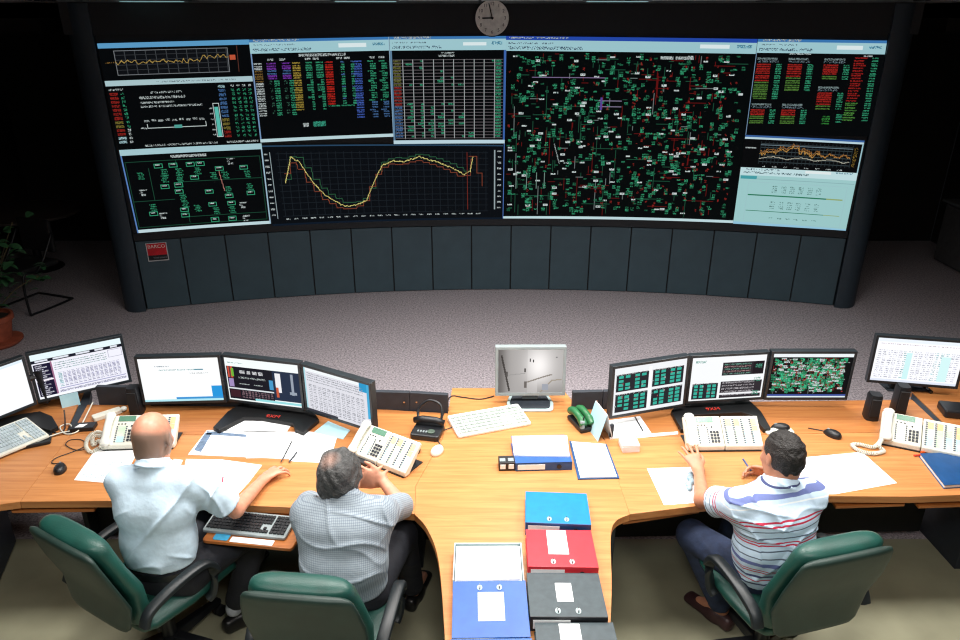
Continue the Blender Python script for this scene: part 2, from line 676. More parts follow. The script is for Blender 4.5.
def win_net():
    r = Ras(142, 88, 1.5)
    r.rect(0, 0, 142, 6, (168, 204, 212))
    r.rect(0, 84.6, 142, 88, (196, 220, 226))
    r.rect(0, 6, 1, 88, (90, 130, 190))
    r.rect(140.6, 6, 142, 88, (160, 190, 210))
    r.txt(48, 8.4, 36, 2.8, WH, 0.8)
    g = (26, 70, 52)
    r.frame(3, 13, 138, 82, g)
    r.line([(52, 13), (56, 80)], g)
    r.line([(56, 36), (138, 36)], g)
    r.line([(3, 54), (44, 54)], g)
    r.line([(56, 74), (138, 74)], g)
    r.line([(24, 20), (24, 54)], g)
    for x, y in ((30, 16), (45, 16), (62, 16), (72, 16), (91, 22), (116, 22), (64, 30), (33, 38), (47, 37), (46, 44), (77, 46), (97, 52), (120, 50),
                 (16, 66), (48, 64), (48, 70), (78, 60), (98, 60), (78, 77), (97, 77)):
        r.frame(x, y, x + 8, y + 4.4, GR)
        r.txt(x + 1.5, y + 1.2, 5, 1.45, WH, 0.85)
    for x, y in ((36, 22), (51, 22), (35, 29), (50, 29), (69, 22), (97, 28), (85, 28), (120, 28), (98, 44), (50, 50), (121, 42), (63, 62), (82, 66), (99, 66),
                 (12, 24), (18, 58), (51, 57)):
        for k in range(4):
            r.txt(x + (k % 2), y + k * 2, 6, 1.6, (50, 150, 110), 0.75)
    for x, y in ((104, 14), (11, 42), (26, 68), (111, 62), (112, 77)):
        r.txt(x, y, 8, 1.8, WH, 0.8)
        r.txt(x, y + 2.6, 3, 1.6, WH)
        r.txt(x + 1, y + 5, 5, 1.8, WH, 0.8)
    r.line([(94, 27), (97, 48)], (180, 120, 110))
    return r


def win_lists():
    r = Ras(142, 102, 1.5)
    toolbar(r, 142)
    r.rect(0, 13, 1, 102, (120, 150, 190))
    r.rect(141, 0, 142, 102, (150, 180, 200))
    r.txt(48, 15, 48, 2.4, WH, 0.7)
    for x in (16, 28, 54, 62, 86, 94, 120, 130):
        r.txt(x, 19, 6, 1.8, WH, 0.8)
    rows = 24
    for i in range(rows):
        y = 23 + i * 2.45
        if i < 22:
            r.txt(2, y, 8, 1.45, WH if i < 3 or i > 7 else (130, 100, 50), 0.8)
            for x in (15, 30):
                if i < 7:
                    r.txt(x, y, 9, 1.45, BL_ if i in (3, 4) else PU, 0.85)
                elif i > 6:
                    r.txt(x + 6, y, 5, 1.45, GR, 0.8)
                    if i % 3:
                        r.txt(x + 1, y, 3, 1.6, (60, 110, 90), 0.4)
        if i < 20:
            r.txt(41, y, 8, 1.45, (170, 146, 60), 0.85)
            for x in (54, 65):
                r.txt(x + (4 if i > 6 else 0), y, 3 if i > 6 else 7, 1.45, GR, 0.85)
                if i in (9, 10, 11, 14):
                    r.txt(x, y, 6, 1.45, GR, 0.7)
        if i < 18:
            r.txt(74, y, 8, 1.45, (196, 40, 30), 0.9)
            for x in (88, 99):
                r.txt(x + 2, y, 4, 1.45, GR if i % 5 else BL_, 0.8)
        elif i == 18:
            r.txt(74, y, 28, 1.45, GR, 0.7)
        r.txt(104, y, 8, 1.45, (70, 100, 190), 0.85)
        for x in (118, 130):
            r.txt(x + (3 if i % 4 else 0), y, 6, 1.45, GR if i < 17 else BL_, 0.8)
    r.txt(46, 84, 6, 4, WH, 0.7)
    r.txt(57, 83, 13, 5, (60, 170, 140), 0.75)
    r.rect(0, 98.4, 142, 102, (190, 216, 222))
    return r


def win_table():
    r = Ras(115, 107, 1.6)
    toolbar(r, 115)
    r.rect(0, 13, 2, 107, (96, 130, 160))
    r.rect(113, 13, 115, 107, (60, 100, 170))
    r.txt(50, 15, 14, 1.45, WH, 0.7)
    r.txt(48, 18, 16, 1.45, WH, 0.7)
    x0, x1, y0, y1 = 3, 112, 22, 101
    rows, cols = 24, 9
    for i in range(rows):
        y = y0 + i * (y1 - y0) / rows
        r.txt(3, y + 0.6, 7, 2.2, (110, 110, 50) if i < 8 else RD if i < 14 else BL_, 0.8)
        r.txt(105, y + 0.5, 6, 2.2, GR, 0.85)
        for k in range(cols):
            x = 13 + k * 10.4
            dens = (1, 1, .8, .7, .5, .5, .12, .2, .12)[k]
            if (i > 12 or i < 8) and r.r.rand() < dens * (0.85 if i > 12 else 0.45):
                l = r.r.choice([2.5, 3, 6])
                r.txt(x + 8.5 - l, y + 0.5, l, 2.2, GR, 0.8)
    for i in range(rows + 1):
        y = y0 + i * (y1 - y0) / rows
        r.line([(x0, y), (x1, y)], (98, 92, 96))
    for k in range(cols + 1):
        x = 12 + k * 10.2
        r.line([(x, y0), (x, y1)], (176, 184, 184))
    r.rect(0, 103.4, 115, 107, (190, 216, 226))
    return r


def win_curve():
    r = Ras(240, 82, 1.5, (9, 13, 18))
    r.rect(0, 0, 240, 1.6, (40, 70, 96))
    r.rect(0, 80, 240, 82, (14, 26, 40))
    for i in range(27):
        r.line([(14 + i * 8, 7), (14 + i * 8, 72)], (26, 32, 38))
    for j in range(11):
        r.line([(12, 8 + j * 6.4), (224, 8 + j * 6.4)], (26, 32, 38))
    r.rect(6, 7, 7, 75, (150, 165, 170))
    r.rect(231, 5, 232, 71, (150, 165, 170))
    for i in range(11):
        r.txt(1, 8 + i * 6.2, 4, 1.6, WH, 0.8)
        r.txt(234, 6 + i * 6.2, 4, 1.6, WH, 0.8)
    for i in range(24):
        r.txt(14 + i * 8.6, 75, 5, 1.5, WH, 0.7)

    def curve(xs):
        key = [(0, 38), (8, 12), (16, 17), (26, 36), (38, 52), (56, 64), (70, 63), (80, 58), (90, 36), (98, 22), (108, 17), (120, 18), (136, 13), (152, 18), (168, 24), (182, 32), (188, 28), (191, 12)]
        return np.interp(xs, [k[0] for k in key], [k[1] for k in key])
    xs = np.arange(0, 192, 1.0)
    ys = curve(xs) + r.r.uniform(-0.7, 0.7, len(xs))
    st = np.floor(xs / 7) * 7
    r.line([(18 + x, y - 3.5) for x, y in zip(xs, curve(st))], (44, 92, 62))
    r.line([(18 + x, y + 3.5) for x, y in zip(xs, curve(st + 4))], (130, 64, 44))
    r.line([(18 + x, y) for x, y in zip(xs, ys)], (214, 202, 120))
    r.line([(203, 8), (203, 70)], (120, 40, 30))
    r.line([(205, 12), (213, 12), (213, 30), (218, 30), (218, 44)], (130, 64, 44))
    return r


def schematic(r, x0, y0, x1, y1, n, dim=1.0):
    R = r.r
    g1 = tuple(np.array((36, 110, 78)) * dim)
    g2 = tuple(np.array((54, 160, 116)) * dim)
    rd = tuple(np.array((96, 18, 18)) * dim)
    for _ in range(int(n * 0.5)):
        x, y = R.uniform(x0, x1 - 20), R.uniform(y0, y1 - 10)
        l = R.choice([4, 7, 12, 20, 30], p=[.35, .3, .2, .1, .05])
        red = R.rand() < (0.28 + 0.3 * ((x - x0) / (x1 - x0) > 0.55))
        c = rd if red else (28, 76, 56) if R.rand() < 0.8 else (110, 120, 120)
        r.line([(x, y), (x + l, y)] if R.rand() < 0.45 else [(x, y), (x, min(y + l, y1))], c)
    for _ in range(n):
        x, y = R.uniform(x0, x1 - 6), R.uniform(y0, y1 - 5)
        if R.rand() < 0.12 and x < x0 + 0.4 * (x1 - x0):
            continue
        for k in range(R.choice([1, 2, 3])):
            r.txt(x, y + k * 1.9, 3.6, 1.5, g2 if R.rand() < 0.6 else g1, 0.8)
    for _ in range(int(n * 0.5)):
        x, y = R.uniform(x0, x1 - 6), R.uniform(y0, y1 - 5)
        bias = 0.35 if x < x0 + 0.55 * (x1 - x0) else 1
        if R.rand() < bias:
            r.txt(x, y, 2, 2.6, (150, 40, 36), 0.55)
    for _ in range(int(n * 0.20)):
        x, y = R.uniform(x0, x1 - 6), R.uniform(y0, y1 - 3)
        r.rect(x, y, x + 4.8, y + 1.7, WH)
        r.txt(x + 1, y + 0.5, 3.4, 1, (70, 90, 90), 0.4)


def win_schematic():
    r = Ras(250, 184, 1.4, (5, 8, 9))
    r.rect(0, 0, 250, 3.4, (36, 72, 168))
    r.txt(4, 1, 60, 1.6, WH, 0.6)
    r.rect(0, 3.4, 250, 13.6, (158, 200, 208))
    r.txt(3, 6, 46, 1.8, (90, 110, 130), 0.35)
    r.txt(3, 9.6, 76, 2.6, (70, 96, 120), 0.38)
    r.rect(196, 6, 224, 9.6, (222, 236, 238))
    r.txt(232, 6, 14, 3, (90, 160, 190), 0.6)
    schematic(r, 3, 15, 246, 179, 620)
    r.line([(28, 38), (104, 38)], (130, 110, 150))
    r.line([(104, 38), (104, 46)], (60, 130, 100))
    r.line([(98, 60), (122, 60)], (140, 130, 160))
    r.line([(98, 66), (122, 66)], (140, 130, 160))
    r.rect(100, 57, 102, 69, (90, 70, 150))
    r.line([(54, 104), (60, 124)], (150, 160, 160))
    for x in (14, 25, 36, 45):
        r.line([(x, 134), (x, 150)], (120, 150, 140))
    r.rect(156, 17.5, 192, 20.5, (5, 8, 9))
    r.txt(158, 17.6, 13, 2.6, WH, 0.9)
    r.txt(173, 17.6, 18, 2.6, WH, 0.9)
    r.rect(0, 181, 250, 184, (196, 222, 228))
    r.rect(0, 13, 0.8, 184, (80, 120, 190))
    return r


def win_blocks():
    r = Ras(128, 97, 1.5)
    toolbar(r, 128)
    r.txt(34, 13.5, 22, 1.45, WH, 0.8)
    r.txt(108, 15, 9, 1.6, WH, 0.8)
    grp = [(2, 22, 10, 6, 1), (34, 22, 8, 4, 1), (70, 22, 6, 1, 1), (2, 68, 4, 3, 1), (34, 68, 4, 3, 1), (68, 50, 7, 1, 1)]
    for x, y, nr, ng, _ in grp:
        r.txt(x, y - 4, 21, 2.4, (130, 150, 152), 0.75)
        r.txt(x, y - 1, 22, 1.8, (120, 140, 150), 0.4)
        n = nr + (ng if ng > 1 else 1)
        for i in range(n):
            yy = y + 2 + i * 2.3
            r.txt(x, yy, 15, 1.45, (178, 40, 34) if i < nr * 0.75 else (84, 130, 56), 0.9)
            r.txt(x + 20, yy, 6, 1.45, GR, 0.8)
    for i in range(26):
        y = 17 + i * 2.5
        r.txt(100 - i * 0.12, y, 10 if i % 3 else 12, 1.45, (170, 36, 32) if i < 18 else (84, 150, 66), 0.75)
        r.txt(117 - i * 0.05, y, 6, 1.45, GR, 0.85)
    for i in range(4):
        r.txt(76, 76 + i * 2.6, 8, 1.45, (54, 140, 60), 0.7)
        r.txt(90, 74 + i * 2.6, 6, 1.45, GR, 0.85)
    r.rect(0, 13, 0.8, 97, (120, 150, 180))
    return r


def win_noise():
    r = Ras(120, 33, 1.6, (8, 9, 11))
    r.rect(0, 0, 120, 2, (60, 100, 160))
    r.rect(0, 2, 120, 3.6, (190, 216, 226))
    r.rect(118.6, 3, 120, 33, (160, 200, 210))
    for j in range(6):
        r.line([(18, 8 + j * 3.6), (110, 8 + j * 3.6)], (60, 72, 76))
    for i in range(24):
        r.line([(18 + i * 4, 6), (18 + i * 4, 28)], (40, 50, 54))
    r.line([(18, 9), (110, 9)], (110, 130, 140))
    xs = np.arange(0, 92, 1.0)
    y1 = 14 + 3 * np.sin(xs * 0.09 + 1.2) * (xs < 40) + 1.5 * np.sin(xs * 0.5) + r.r.uniform(-1.5, 1.5, len(xs)) + (xs > 45) * 3
    r.line([(18 + x, y) for x, y in zip(xs, y1)], (190, 140, 70))
    r.line([(18 + x, y - 2.4 + (x > 60) * 2) for x, y in zip(xs, y1)], (150, 100, 50))
    y2 = 23 - 2.4 * np.abs(np.sin(xs * 0.11)) + (xs > 60) * 0.5
    r.line([(18 + x, y) for x, y in zip(xs, y2)], (180, 176, 160))
    r.txt(2, 12, 12, 1.45, WH, 0.7)
    r.txt(112, 8, 4, 20, (150, 120, 50), 0.3)
    for i in range(8):
        r.txt(22 + i * 11, 30, 5, 1.4, WH, 0.5)
    return r


def win_sheet():
    r = Ras(118, 58, 1.6, (160, 206, 206))
    r.rect(0, 0, 118, 7.6, (196, 226, 230))
    r.txt(6, 1, 36, 1.6, (100, 120, 140), 0.35)
    r.txt(4, 4, 66, 2.2, (80, 110, 120), 0.4)
    r.rect(66, 0.6, 92, 3, (230, 240, 240))
    r.txt(96, 1, 18, 1.45, (90, 150, 180), 0.5)
    r.rect(1, 8, 18, 11.4, (70, 160, 168))
    r.line([(18, 11), (116, 11)], (140, 180, 184))
    r.frame(10, 14, 110, 54, (160, 200, 204))
    for k in range(2):
        y = 17 + k * 16
        for j in range(4):
            for i in range(6):
                r.txt(36 + i * 9, y + j * 2, 5, 1.2, (128, 176, 172), 0.5)
        r.rect(11, y + 9.2, 92, y + 10.2, (40, 120, 90))
        r.rect(92, y + 9.4, 108, y + 10.2, (150, 170, 110))
    for i in range(6):
        r.txt(36 + i * 9, 49, 5, 1.2, (128, 176, 172), 0.5)
    r.rect(0, 55, 118, 58, (150, 200, 226))
    return r


WINDOWS = [
    (win_chart, (97, 43.5), (249, 39.5), (252.3, 76), (104.6, 81)),
    (win_status, (104.6, 81), (252.3, 76), (260.5, 143.3), (119, 150)),
    (win_net, (119, 150), (261.5, 143.3), (271, 223.5), (137.5, 233)),
    (win_lists, (248.8, 39.7), (389, 36.8), (393.8, 136.6), (260.6, 142.4)),
    (win_table, (389.3, 36.8), (506, 36), (504.6, 143.3), (393.8, 144)),
    (win_curve, (262, 145.5), (503.2, 145), (502.6, 219), (272.6, 226)),
    (win_schematic, (505.8, 36), (757.6, 39), (733, 223), (502.6, 218.8)),
    (win_blocks, (758, 39), (887, 40.6), (871.7, 136.5), (745.4, 134.6)),
    (win_noise, (745.4, 134.8), (864.5, 140.6), (857.8, 173), (740.8, 167)),
    (win_sheet, (740.8, 167), (857.8, 173), (845.5, 231.7), (733, 223.5)),
]
for k, (fn, *cs) in enumerate(WINDOWS):
    q = [on_wall(*c) for c in cs]
    rr = -0.003 - 0.0015 * (k % 3)

    def mp(u, v, q=q, rr=rr):
        a = q[0][0] * (1 - u) * (1 - v) + q[1][0] * u * (1 - v) + q[2][0] * u * v + q[3][0] * (1 - u) * v
        z = q[0][1] * (1 - u) * (1 - v) + q[1][1] * u * (1 - v) + q[2][1] * u * v + q[3][1] * (1 - u) * v
        return WCX + (WR + rr) * np.sin(a) - vo.x, WCY + (WR + rr) * np.cos(a) - vo.y, z - vo.z
    print_mesh('display_window', fn(), mp, M['wall_screen'], vw)

# maker's plate on the base of the wall
pq = [on_wall(*c) for c in ((146.5, 243.5), (165.5, 242.5), (168, 259.5), (149.5, 261))]
ac, zc_ = sum(p[0] for p in pq) / 4, sum(p[1] for p in pq) / 4
pw_, ph_ = 0.205, 0.20
plate = thing('maker_plate', 'small square red and black maker plate with white rim on the slate wall base', 'sign', wp(ac, -0.002, zc_), -ac)
MB().box((0, -0.004, 0), (pw_, 0.008, ph_)).build('rim', mat('plate_rim', (200, 200, 204), 0.4), plate)
MB().box((0, -0.009, ph_ * 0.15), (pw_ * 0.92, 0.003, ph_ * 0.64)).build('red_field', mat('plate_red', (196, 22, 36), 0.4), plate)
MB().box((0, -0.009, -ph_ * 0.31), (pw_ * 0.92, 0.003, ph_ * 0.27)).build('black_field', M['black'], plate)
tx = mat('plate_text', (228, 210, 205), 0.5)
text('plate_name', 'BARCO', tx, plate, 0.052, (0, -0.0115, ph_ * 0.30), (PI / 2, 0, 0))
text('plate_small_print', 'Visual systems', mat('plate_text_grey', (150, 152, 160), 0.5), plate, 0.023, (0.02, -0.0115, -ph_ * 0.31), (PI / 2, 0, 0))

# wall clock
ac, zc_ = on_wall(492, 18)
ck = thing('wall_clock', 'round white wall clock with black hands on the fascia above the displays', 'clock', wp(ac, -0.001, zc_), -ac)
RC = 0.178


def disc(r, y0, y1, n=40):
    bb = MB()
    return bb.loft([[(r * math.cos(2 * PI * j / n), y, r * math.sin(2 * PI * j / n)) for j in range(n)][::-1] for y in (y0, y1)][::-1])


disc(RC, 0, -0.035).build('case', M['black_matte'], ck, smooth=True)
disc(RC * 0.95, -0.035, -0.037).build('dial', mat('clock_dial', (240, 240, 232), 0.6, emit=(214, 214, 206), strength=0.0), ck)
bb = MB()
for i in range(12):
    a = i * PI / 6
text_m = mat('clock_ink', (20, 20, 22), 0.6)
for i in range(12):
    a = PI / 2 - (i + 1) * PI / 6
    text('numeral', str(i + 1), text_m, ck, 0.045, (RC * 0.74 * math.cos(a), -0.0375, RC * 0.74 * math.sin(a)), (PI / 2, 0, 0))


def hand(ang, l, wd, y):
    rot = Matrix.Rotation(ang, 3, 'Y')
    return MB().box(rot @ Vector((0, 0, l / 2 - 0.015)) + Vector((0, y, 0)), (wd, 0.003, l), rot)


hand(math.radians(-91), 0.115, 0.014, -0.041).build('hour_hand', text_m, ck)
hand(math.radians(-14), 0.155, 0.009, -0.045).build('minute_hand', text_m, ck)
disc(0.012, -0.04, -0.05, 12).build('hub', text_m, ck)

# pale reflection streaks in front of the fascia, put in as faintly glowing panels
for px, lab in ((150, 'pale reflection streak made as a glowing panel above the left end of the video wall'), (365, 'pale reflection streak made as a glowing panel to the left of the wall clock'),
                (618, 'pale reflection streak made as a glowing panel to the right of the wall clock')):
    p = at_y(px, 2.5, 7.3)
    t = thing('ceiling_streak', lab, 'reflection streak', (p.x, 7.35, ZC), 0.0, None)
    MB().box((0, 0, -0.006), (0.62, 0.16, 0.012)).build('frame', M['silver'], t)
    MB().box((0, 0, -0.014), (0.56, 0.11, 0.006)).build('glowing_panel', mat('streak_glow', (190, 225, 225), 0.5, emit=(160, 215, 215), strength=0.45), t)

# ------------------------------------------------------------------ desks
ZD = 0.74


def board(name, m, root, poly, z0, z1, bevel=0.0015):
    l = root.location
    return MB().prism([(p[0] - l.x, p[1] - l.y) for p in poly], z0, z1).build(name, m, root, bevel=bevel)


def rbox(name, m, root, c, s, rz=0.0, bevel=0.003):
    l = root.location
    return MB().box((0, 0, 0), s).build(name, m, root, (c[0] - l.x, c[1] - l.y, c[2] - l.z), rz, bevel=bevel)


def strip(name, m, root, a, b_, z0, z1, th):
    """Upright board along a plan line."""
    a, b_ = Vector(a), Vector(b_)
    d = b_ - a
    return rbox(name, m, root, ((a.x + b_.x) / 2, (a.y + b_.y) / 2, (z0 + z1) / 2), (d.length, th, z1 - z0), math.atan2(d.y, d.x))


# left operators' desk
dk = thing('desk', 'long beech desk at which the bald man and the grey-haired man sit', 'desk', (-1.3, 3.4, 0))
front = rounded([(-2.277, 2.937), (-1.85, 2.944), (-1.35, 2.92), (-0.98, 2.896), (-0.3155, 2.842), (-0.329, 3.07), (-0.213, 3.525), (-2.352, 3.572)], 0)
board('front_board', M['wood'], dk, front, ZD - 0.04, ZD)
board('rear_board', M['wood_dark'], dk, [(-2.353, 3.574), (-0.213, 3.527), (-0.196, 3.80), (-0.64, 3.852), (-2.1, 3.90), (-2.43, 3.905)], ZD - 0.04, ZD)
strip('upstand', M['charcoal'], dk, (-2.36, 3.925), (-1.3, 3.895), 0.62, 0.862, 0.03)
strip('upstand', M['charcoal'], dk, (-1.297, 3.895), (-0.427, 3.85), 0.62, 0.862, 0.03)
up = strip('upstand', M['charcoal'], dk, (-0.424, 3.85), (-0.192, 3.822), 0.62, 0.862, 0.03)
for x in (-0.46, -0.385):
    MB().cyl((0, 0, 0), 0.006, 0.004, 10).build('screw', M['steel'], dk, (x + 1.3, 3.832 - 3.4, 0.80)).rotation_euler = (PI / 2, 0, 0)
board('cable_channel', M['charcoal'], dk, [(-2.50, 4.09), (-2.436, 3.94), (-2.354, 3.574), (-2.388, 3.576), (-2.538, 4.088)], ZD - 0.05, ZD - 0.004, 0)
strip('modesty_panel', M['black_matte'], dk, (-2.3, 3.52), (-0.25, 3.48), 0.06, 0.70, 0.02)
for x, y0, y1 in ((-2.3, 3.42, 3.85), (-0.345, 3.3, 3.75)):
    rbox('side_panel', M['charcoal'], dk, (x, (y0 + y1) / 2, 0.35), (0.03, y1 - y0, 0.70))
board('keyboard_tray', M['wood_edge'], dk, rounded([(-1.312, 2.722), (-0.872, 2.662), (-0.80, 3.05), (-1.25, 3.10)], [0.02, 0.02, 0, 0], 4), 0.664, 0.682, 0.003)
for x in (-1.27, -0.82):
    rbox('tray_runner', M['black'], dk, (x, 3.1, 0.691), (0.025, 0.5, 0.018))
board('keyboard_tray', M['wood_edge'], dk, [(-2.35, 2.955), (-1.94, 2.965), (-1.94, 3.25), (-2.3, 3.25)], 0.655, 0.673, 0.003)

# central peninsula
pn = thing('desk', 'beech centre desk with rounded inner corners that carries the binders', 'desk', (0.18, 2.9, 0))
left = [(-0.100, 1.62), (-0.135, 2.078), (-0.183, 2.515), (-0.247, 2.73), (-0.315, 2.838)]
right = [(0.722, 2.838), (0.644, 2.785), (0.603, 2.67), (0.555, 2.36), (0.501, 2.078), (0.42, 1.62)]
L = [(p.x, p.y) for p in bez([(*p, 0) for p in left], 6)]
Rr = [(p.x, p.y) for p in bez([(*p, 0) for p in right], 6)]
board('worktop', M['wood'], pn, L + [(-0.328, 3.07), (-0.212, 3.525), (-0.195, 3.80), (-0.18, 4.122), (0.53, 4.122), (0.706, 3.50)] + Rr, ZD - 0.04, ZD)
rbox('pedestal', M['charcoal'], pn, (0.2, 3.05, 0.35), (0.42, 1.6, 0.70))
rbox('pedestal', M['charcoal'], pn, (0.19, 1.95, 0.35), (0.36, 0.5, 0.70))

# right operator's desk
rd = thing('desk', 'beech desk at which the man in the striped polo shirt sits', 'desk', (1.7, 3.4, 0))
board('front_board', M['wood'], rd, [(0.7225, 2.840), (1.106, 2.911), (1.753, 2.983), (2.159, 2.978), (2.414, 2.992), (2.80, 2.99), (2.735, 3.60), (0.7065, 3.52), (0.7075, 3.40)], ZD - 0.04, ZD)
board('rear_board', M['wood_dark'], rd, [(0.7065, 3.522), (2.70, 3.602), (2.71, 3.97), (1.2, 3.93), (0.60, 3.86)], ZD - 0.04, ZD)
strip('upstand', M['charcoal'], rd, (0.56, 3.855), (0.745, 3.865), 0.62, 0.862, 0.03)
strip('upstand', M['charcoal'], rd, (0.748, 3.865), (1.35, 3.91), 0.62, 0.862, 0.03)
for x in (0.71, 0.785):
    MB().cyl((0, 0, 0), 0.006, 0.004, 10).build('screw', M['steel'], rd, (x - 1.7, 3.846 - 3.4, 0.80)).rotation_euler = (PI / 2, 0, 0)
board('cable_channel', M['charcoal'], rd, [(2.702, 3.603), (2.7345, 3.603), (2.762, 4.06), (2.715, 3.97)], ZD - 0.05, ZD - 0.004, 0)
strip('modesty_panel', M['black_matte'], rd, (0.62, 3.5), (2.68, 3.56), 0.06, 0.70, 0.02)
rbox('side_panel', M['charcoal'], rd, (0.66, 3.2, 0.35), (0.03, 0.6, 0.70))
rbox('side_panel', M['charcoal'], rd, (2.76, 3.62, 0.35), (0.04, 0.66, 0.70), 0.03)
for a, b_, y in ((0.70, 1.10, 2.885), (1.80, 2.16, 3.01), (2.22, 2.6, 3.012)):
    board('keyboard_tray', M['wood_edge'], rd, [(a, y - 0.02), (b_, y + (0.07 if a < 1 else 0)), (b_, y + 0.4), (a, y + 0.4)], 0.655, 0.673, 0.003)

# outer desks, angled towards the operators
fl = thing('desk', 'angled outer beech desk under the white keyboard, to the left of the bald man', 'desk', (-2.9, 3.3, 0))
board('front_board', M['wood'], fl, [(-2.2785, 2.936), (-2.6, 2.86), (-3.15, 2.50), (-3.75, 2.75), (-2.80, 3.36), (-2.354, 3.572)], ZD - 0.04, ZD)
board('rear_board', M['wood_dark'], fl, [(-2.392, 3.574), (-2.80, 3.362), (-3.75, 2.755), (-4.1, 3.2), (-3.2, 3.75), (-2.54, 4.09)], ZD - 0.04, ZD)
board('modesty_panel', M['black_matte'], fl, [(-2.55, 3.98), (-3.2, 3.63), (-3.21, 3.65), (-2.56, 4.0)], 0.06, 0.70, 0)
pc = rbox('pedestal', mat('grey_pedestal', (40, 50, 66), 0.5), fl, (-2.95, 3.22, 0.34), (0.42, 0.5, 0.66), 0.30)
fr = thing('desk', 'angled outer beech desk beyond the cable channel at the right edge', 'desk', (3.2, 3.5, 0))
board('front_board', M['wood'], fr, [(2.801, 2.99), (3.6, 2.62), (3.95, 3.3), (2.736, 3.62)], ZD - 0.04, ZD)
board('rear_board', M['wood_dark'], fr, [(2.738, 3.625), (3.95, 3.305), (4.2, 4.0), (2.80, 4.40), (2.765, 4.06)], ZD - 0.04, ZD)
rbox('pedestal', M['charcoal'], fr, (3.15, 3.35, 0.35), (0.45, 0.6, 0.7), -0.3)

# ------------------------------------------------------------------ monitors


def frame_of(X, Y, zb, yaw, tilt):
    r = Vector((math.cos(yaw), math.sin(yaw), 0))
    n = Vector((-math.sin(yaw), math.cos(yaw), 0))
    u = Vector((0, 0, math.cos(tilt))) + n * math.sin(tilt)
    bk = r.cross(u) * -1.0
    return Vector((X, Y, zb)), r, u, bk          # origin, right, up, back


def add_monitor(root, pose, w, h, ras, m, depth=0.045, bez_=0.016, name='display'):
    o, r, u, bk = frame_of(*pose)
    o = o - Vector(root.location)

    def q(x, z, d):
        return o + r * x + u * z + bk * d
    if bk.dot(n_view := Vector((0, 1, 0))) < 0:
        bk = -bk
    bb = MB()
    hw, bz = w / 2, bez_
    outer = [(-hw, 0), (hw, 0), (hw, h), (-hw, h)]
    inner = [(-hw + bz, bz * 1.1), (hw - bz, bz * 1.1), (hw - bz, h - bz), (-hw + bz, h - bz)]
    V = [q(x, z, 0) for x, z in outer] + [q(x, z, 0) for x, z in inner] + [q(x, z, 0.004) for x, z in inner] + [q(x, z, depth) for x, z in outer]
    sh = [(-hw * 0.7, h * 0.12), (hw * 0.7, h * 0.12), (hw * 0.7, h * 0.85), (-hw * 0.7, h * 0.85)]
    V += [q(x, z, depth) for x, z in sh] + [q(x * 0.9, h / 2 + (z - h / 2) * 0.9, depth + 0.02) for x, z in sh]
    F_ = []
    for i in range(4):
        j = (i + 1) % 4
        F_ += [(i, j, 4 + j, 4 + i), (4 + i, 4 + j, 8 + j, 8 + i), (j, i, 12 + i, 12 + j), (12 + j, 12 + i, 16 + i, 16 + j), (16 + j, 16 + i, 20 + i, 20 + j)]
    F_ += [(8, 9, 10, 11), (23, 22, 21, 20)]
    d = bb.add(V, F_).build(name, m, root, bevel=0.002)
    print_mesh('screen', ras, bilin(q(*inner[3], 0.003), q(*inner[2], 0.003), q(*inner[1], 0.003), q(*inner[0], 0.003)), M['desk_screen'], d)
    return d, q


def scr_blank():
    r = Ras(90, 56, 1.2, (250, 252, 255))
    r.rect(0, 0, 90, 3, (226, 240, 250))
    return r


def scr_table():
    r = Ras(104, 62, 1.7, (240, 240, 250))
    r.rect(0, 0, 104, 8, (230, 246, 250))
    r.rect(0, 8, 104, 12.5, (24, 26, 40))
    for x, l in ((4, 14), (24, 18), (50, 16), (72, 10), (90, 8)):
        r.rect(x, 9, x + l, 11, (226, 230, 240))
    r.rect(1, 14, 20, 60, (28, 24, 50))
    for i in range(16):
        r.txt(3, 16 + i * 2.7, 8 + (i * 5) % 9, 1.5, (225, 225, 240), 0.85)
    r.rect(1, 36, 20, 37.5, (250, 240, 250))
    r.rect(20, 13, 21.5, 62, (160, 110, 140))
    for j in range(4):
        r.txt(24, 16 + j * 3, 60, 1.3, (150, 190, 190), 0.55)
    r.frame(86, 14, 102, 24, (170, 170, 190))
    for j in range(11):
        for i in range(14):
            r.txt(26 + i * 5.2, 30 + j * 1.9, 4, 1.1, (190, 190, 226) if i not in (0,) else (150, 212, 220), 0.85)
    r.rect(24, 52, 102, 53, (160, 160, 200))
    r.txt(24, 55, 78, 3, (180, 180, 210), 0.6)
    r.rect(0, 59, 104, 62, (248, 250, 255))
    return r


def scr_doc():
    r = Ras(90, 52, 1.6, (250, 252, 253))
    r.txt(18, 9, 16, 1, (190, 205, 215), 0.6)
    r.txt(22, 13.5, 40, 1.2, (150, 200, 200), 0.55)
    r.rect(62, 13, 72, 14.2, (60, 130, 150))
    r.txt(56, 18, 22, 1, (220, 225, 225), 0.5)
    r.rect(78, 34, 90, 48, (40, 150, 220))
    r.rect(36, 47, 90, 49.5, (60, 150, 215))
    r.rect(0, 49.5, 90, 52, (180, 230, 240))
    return r


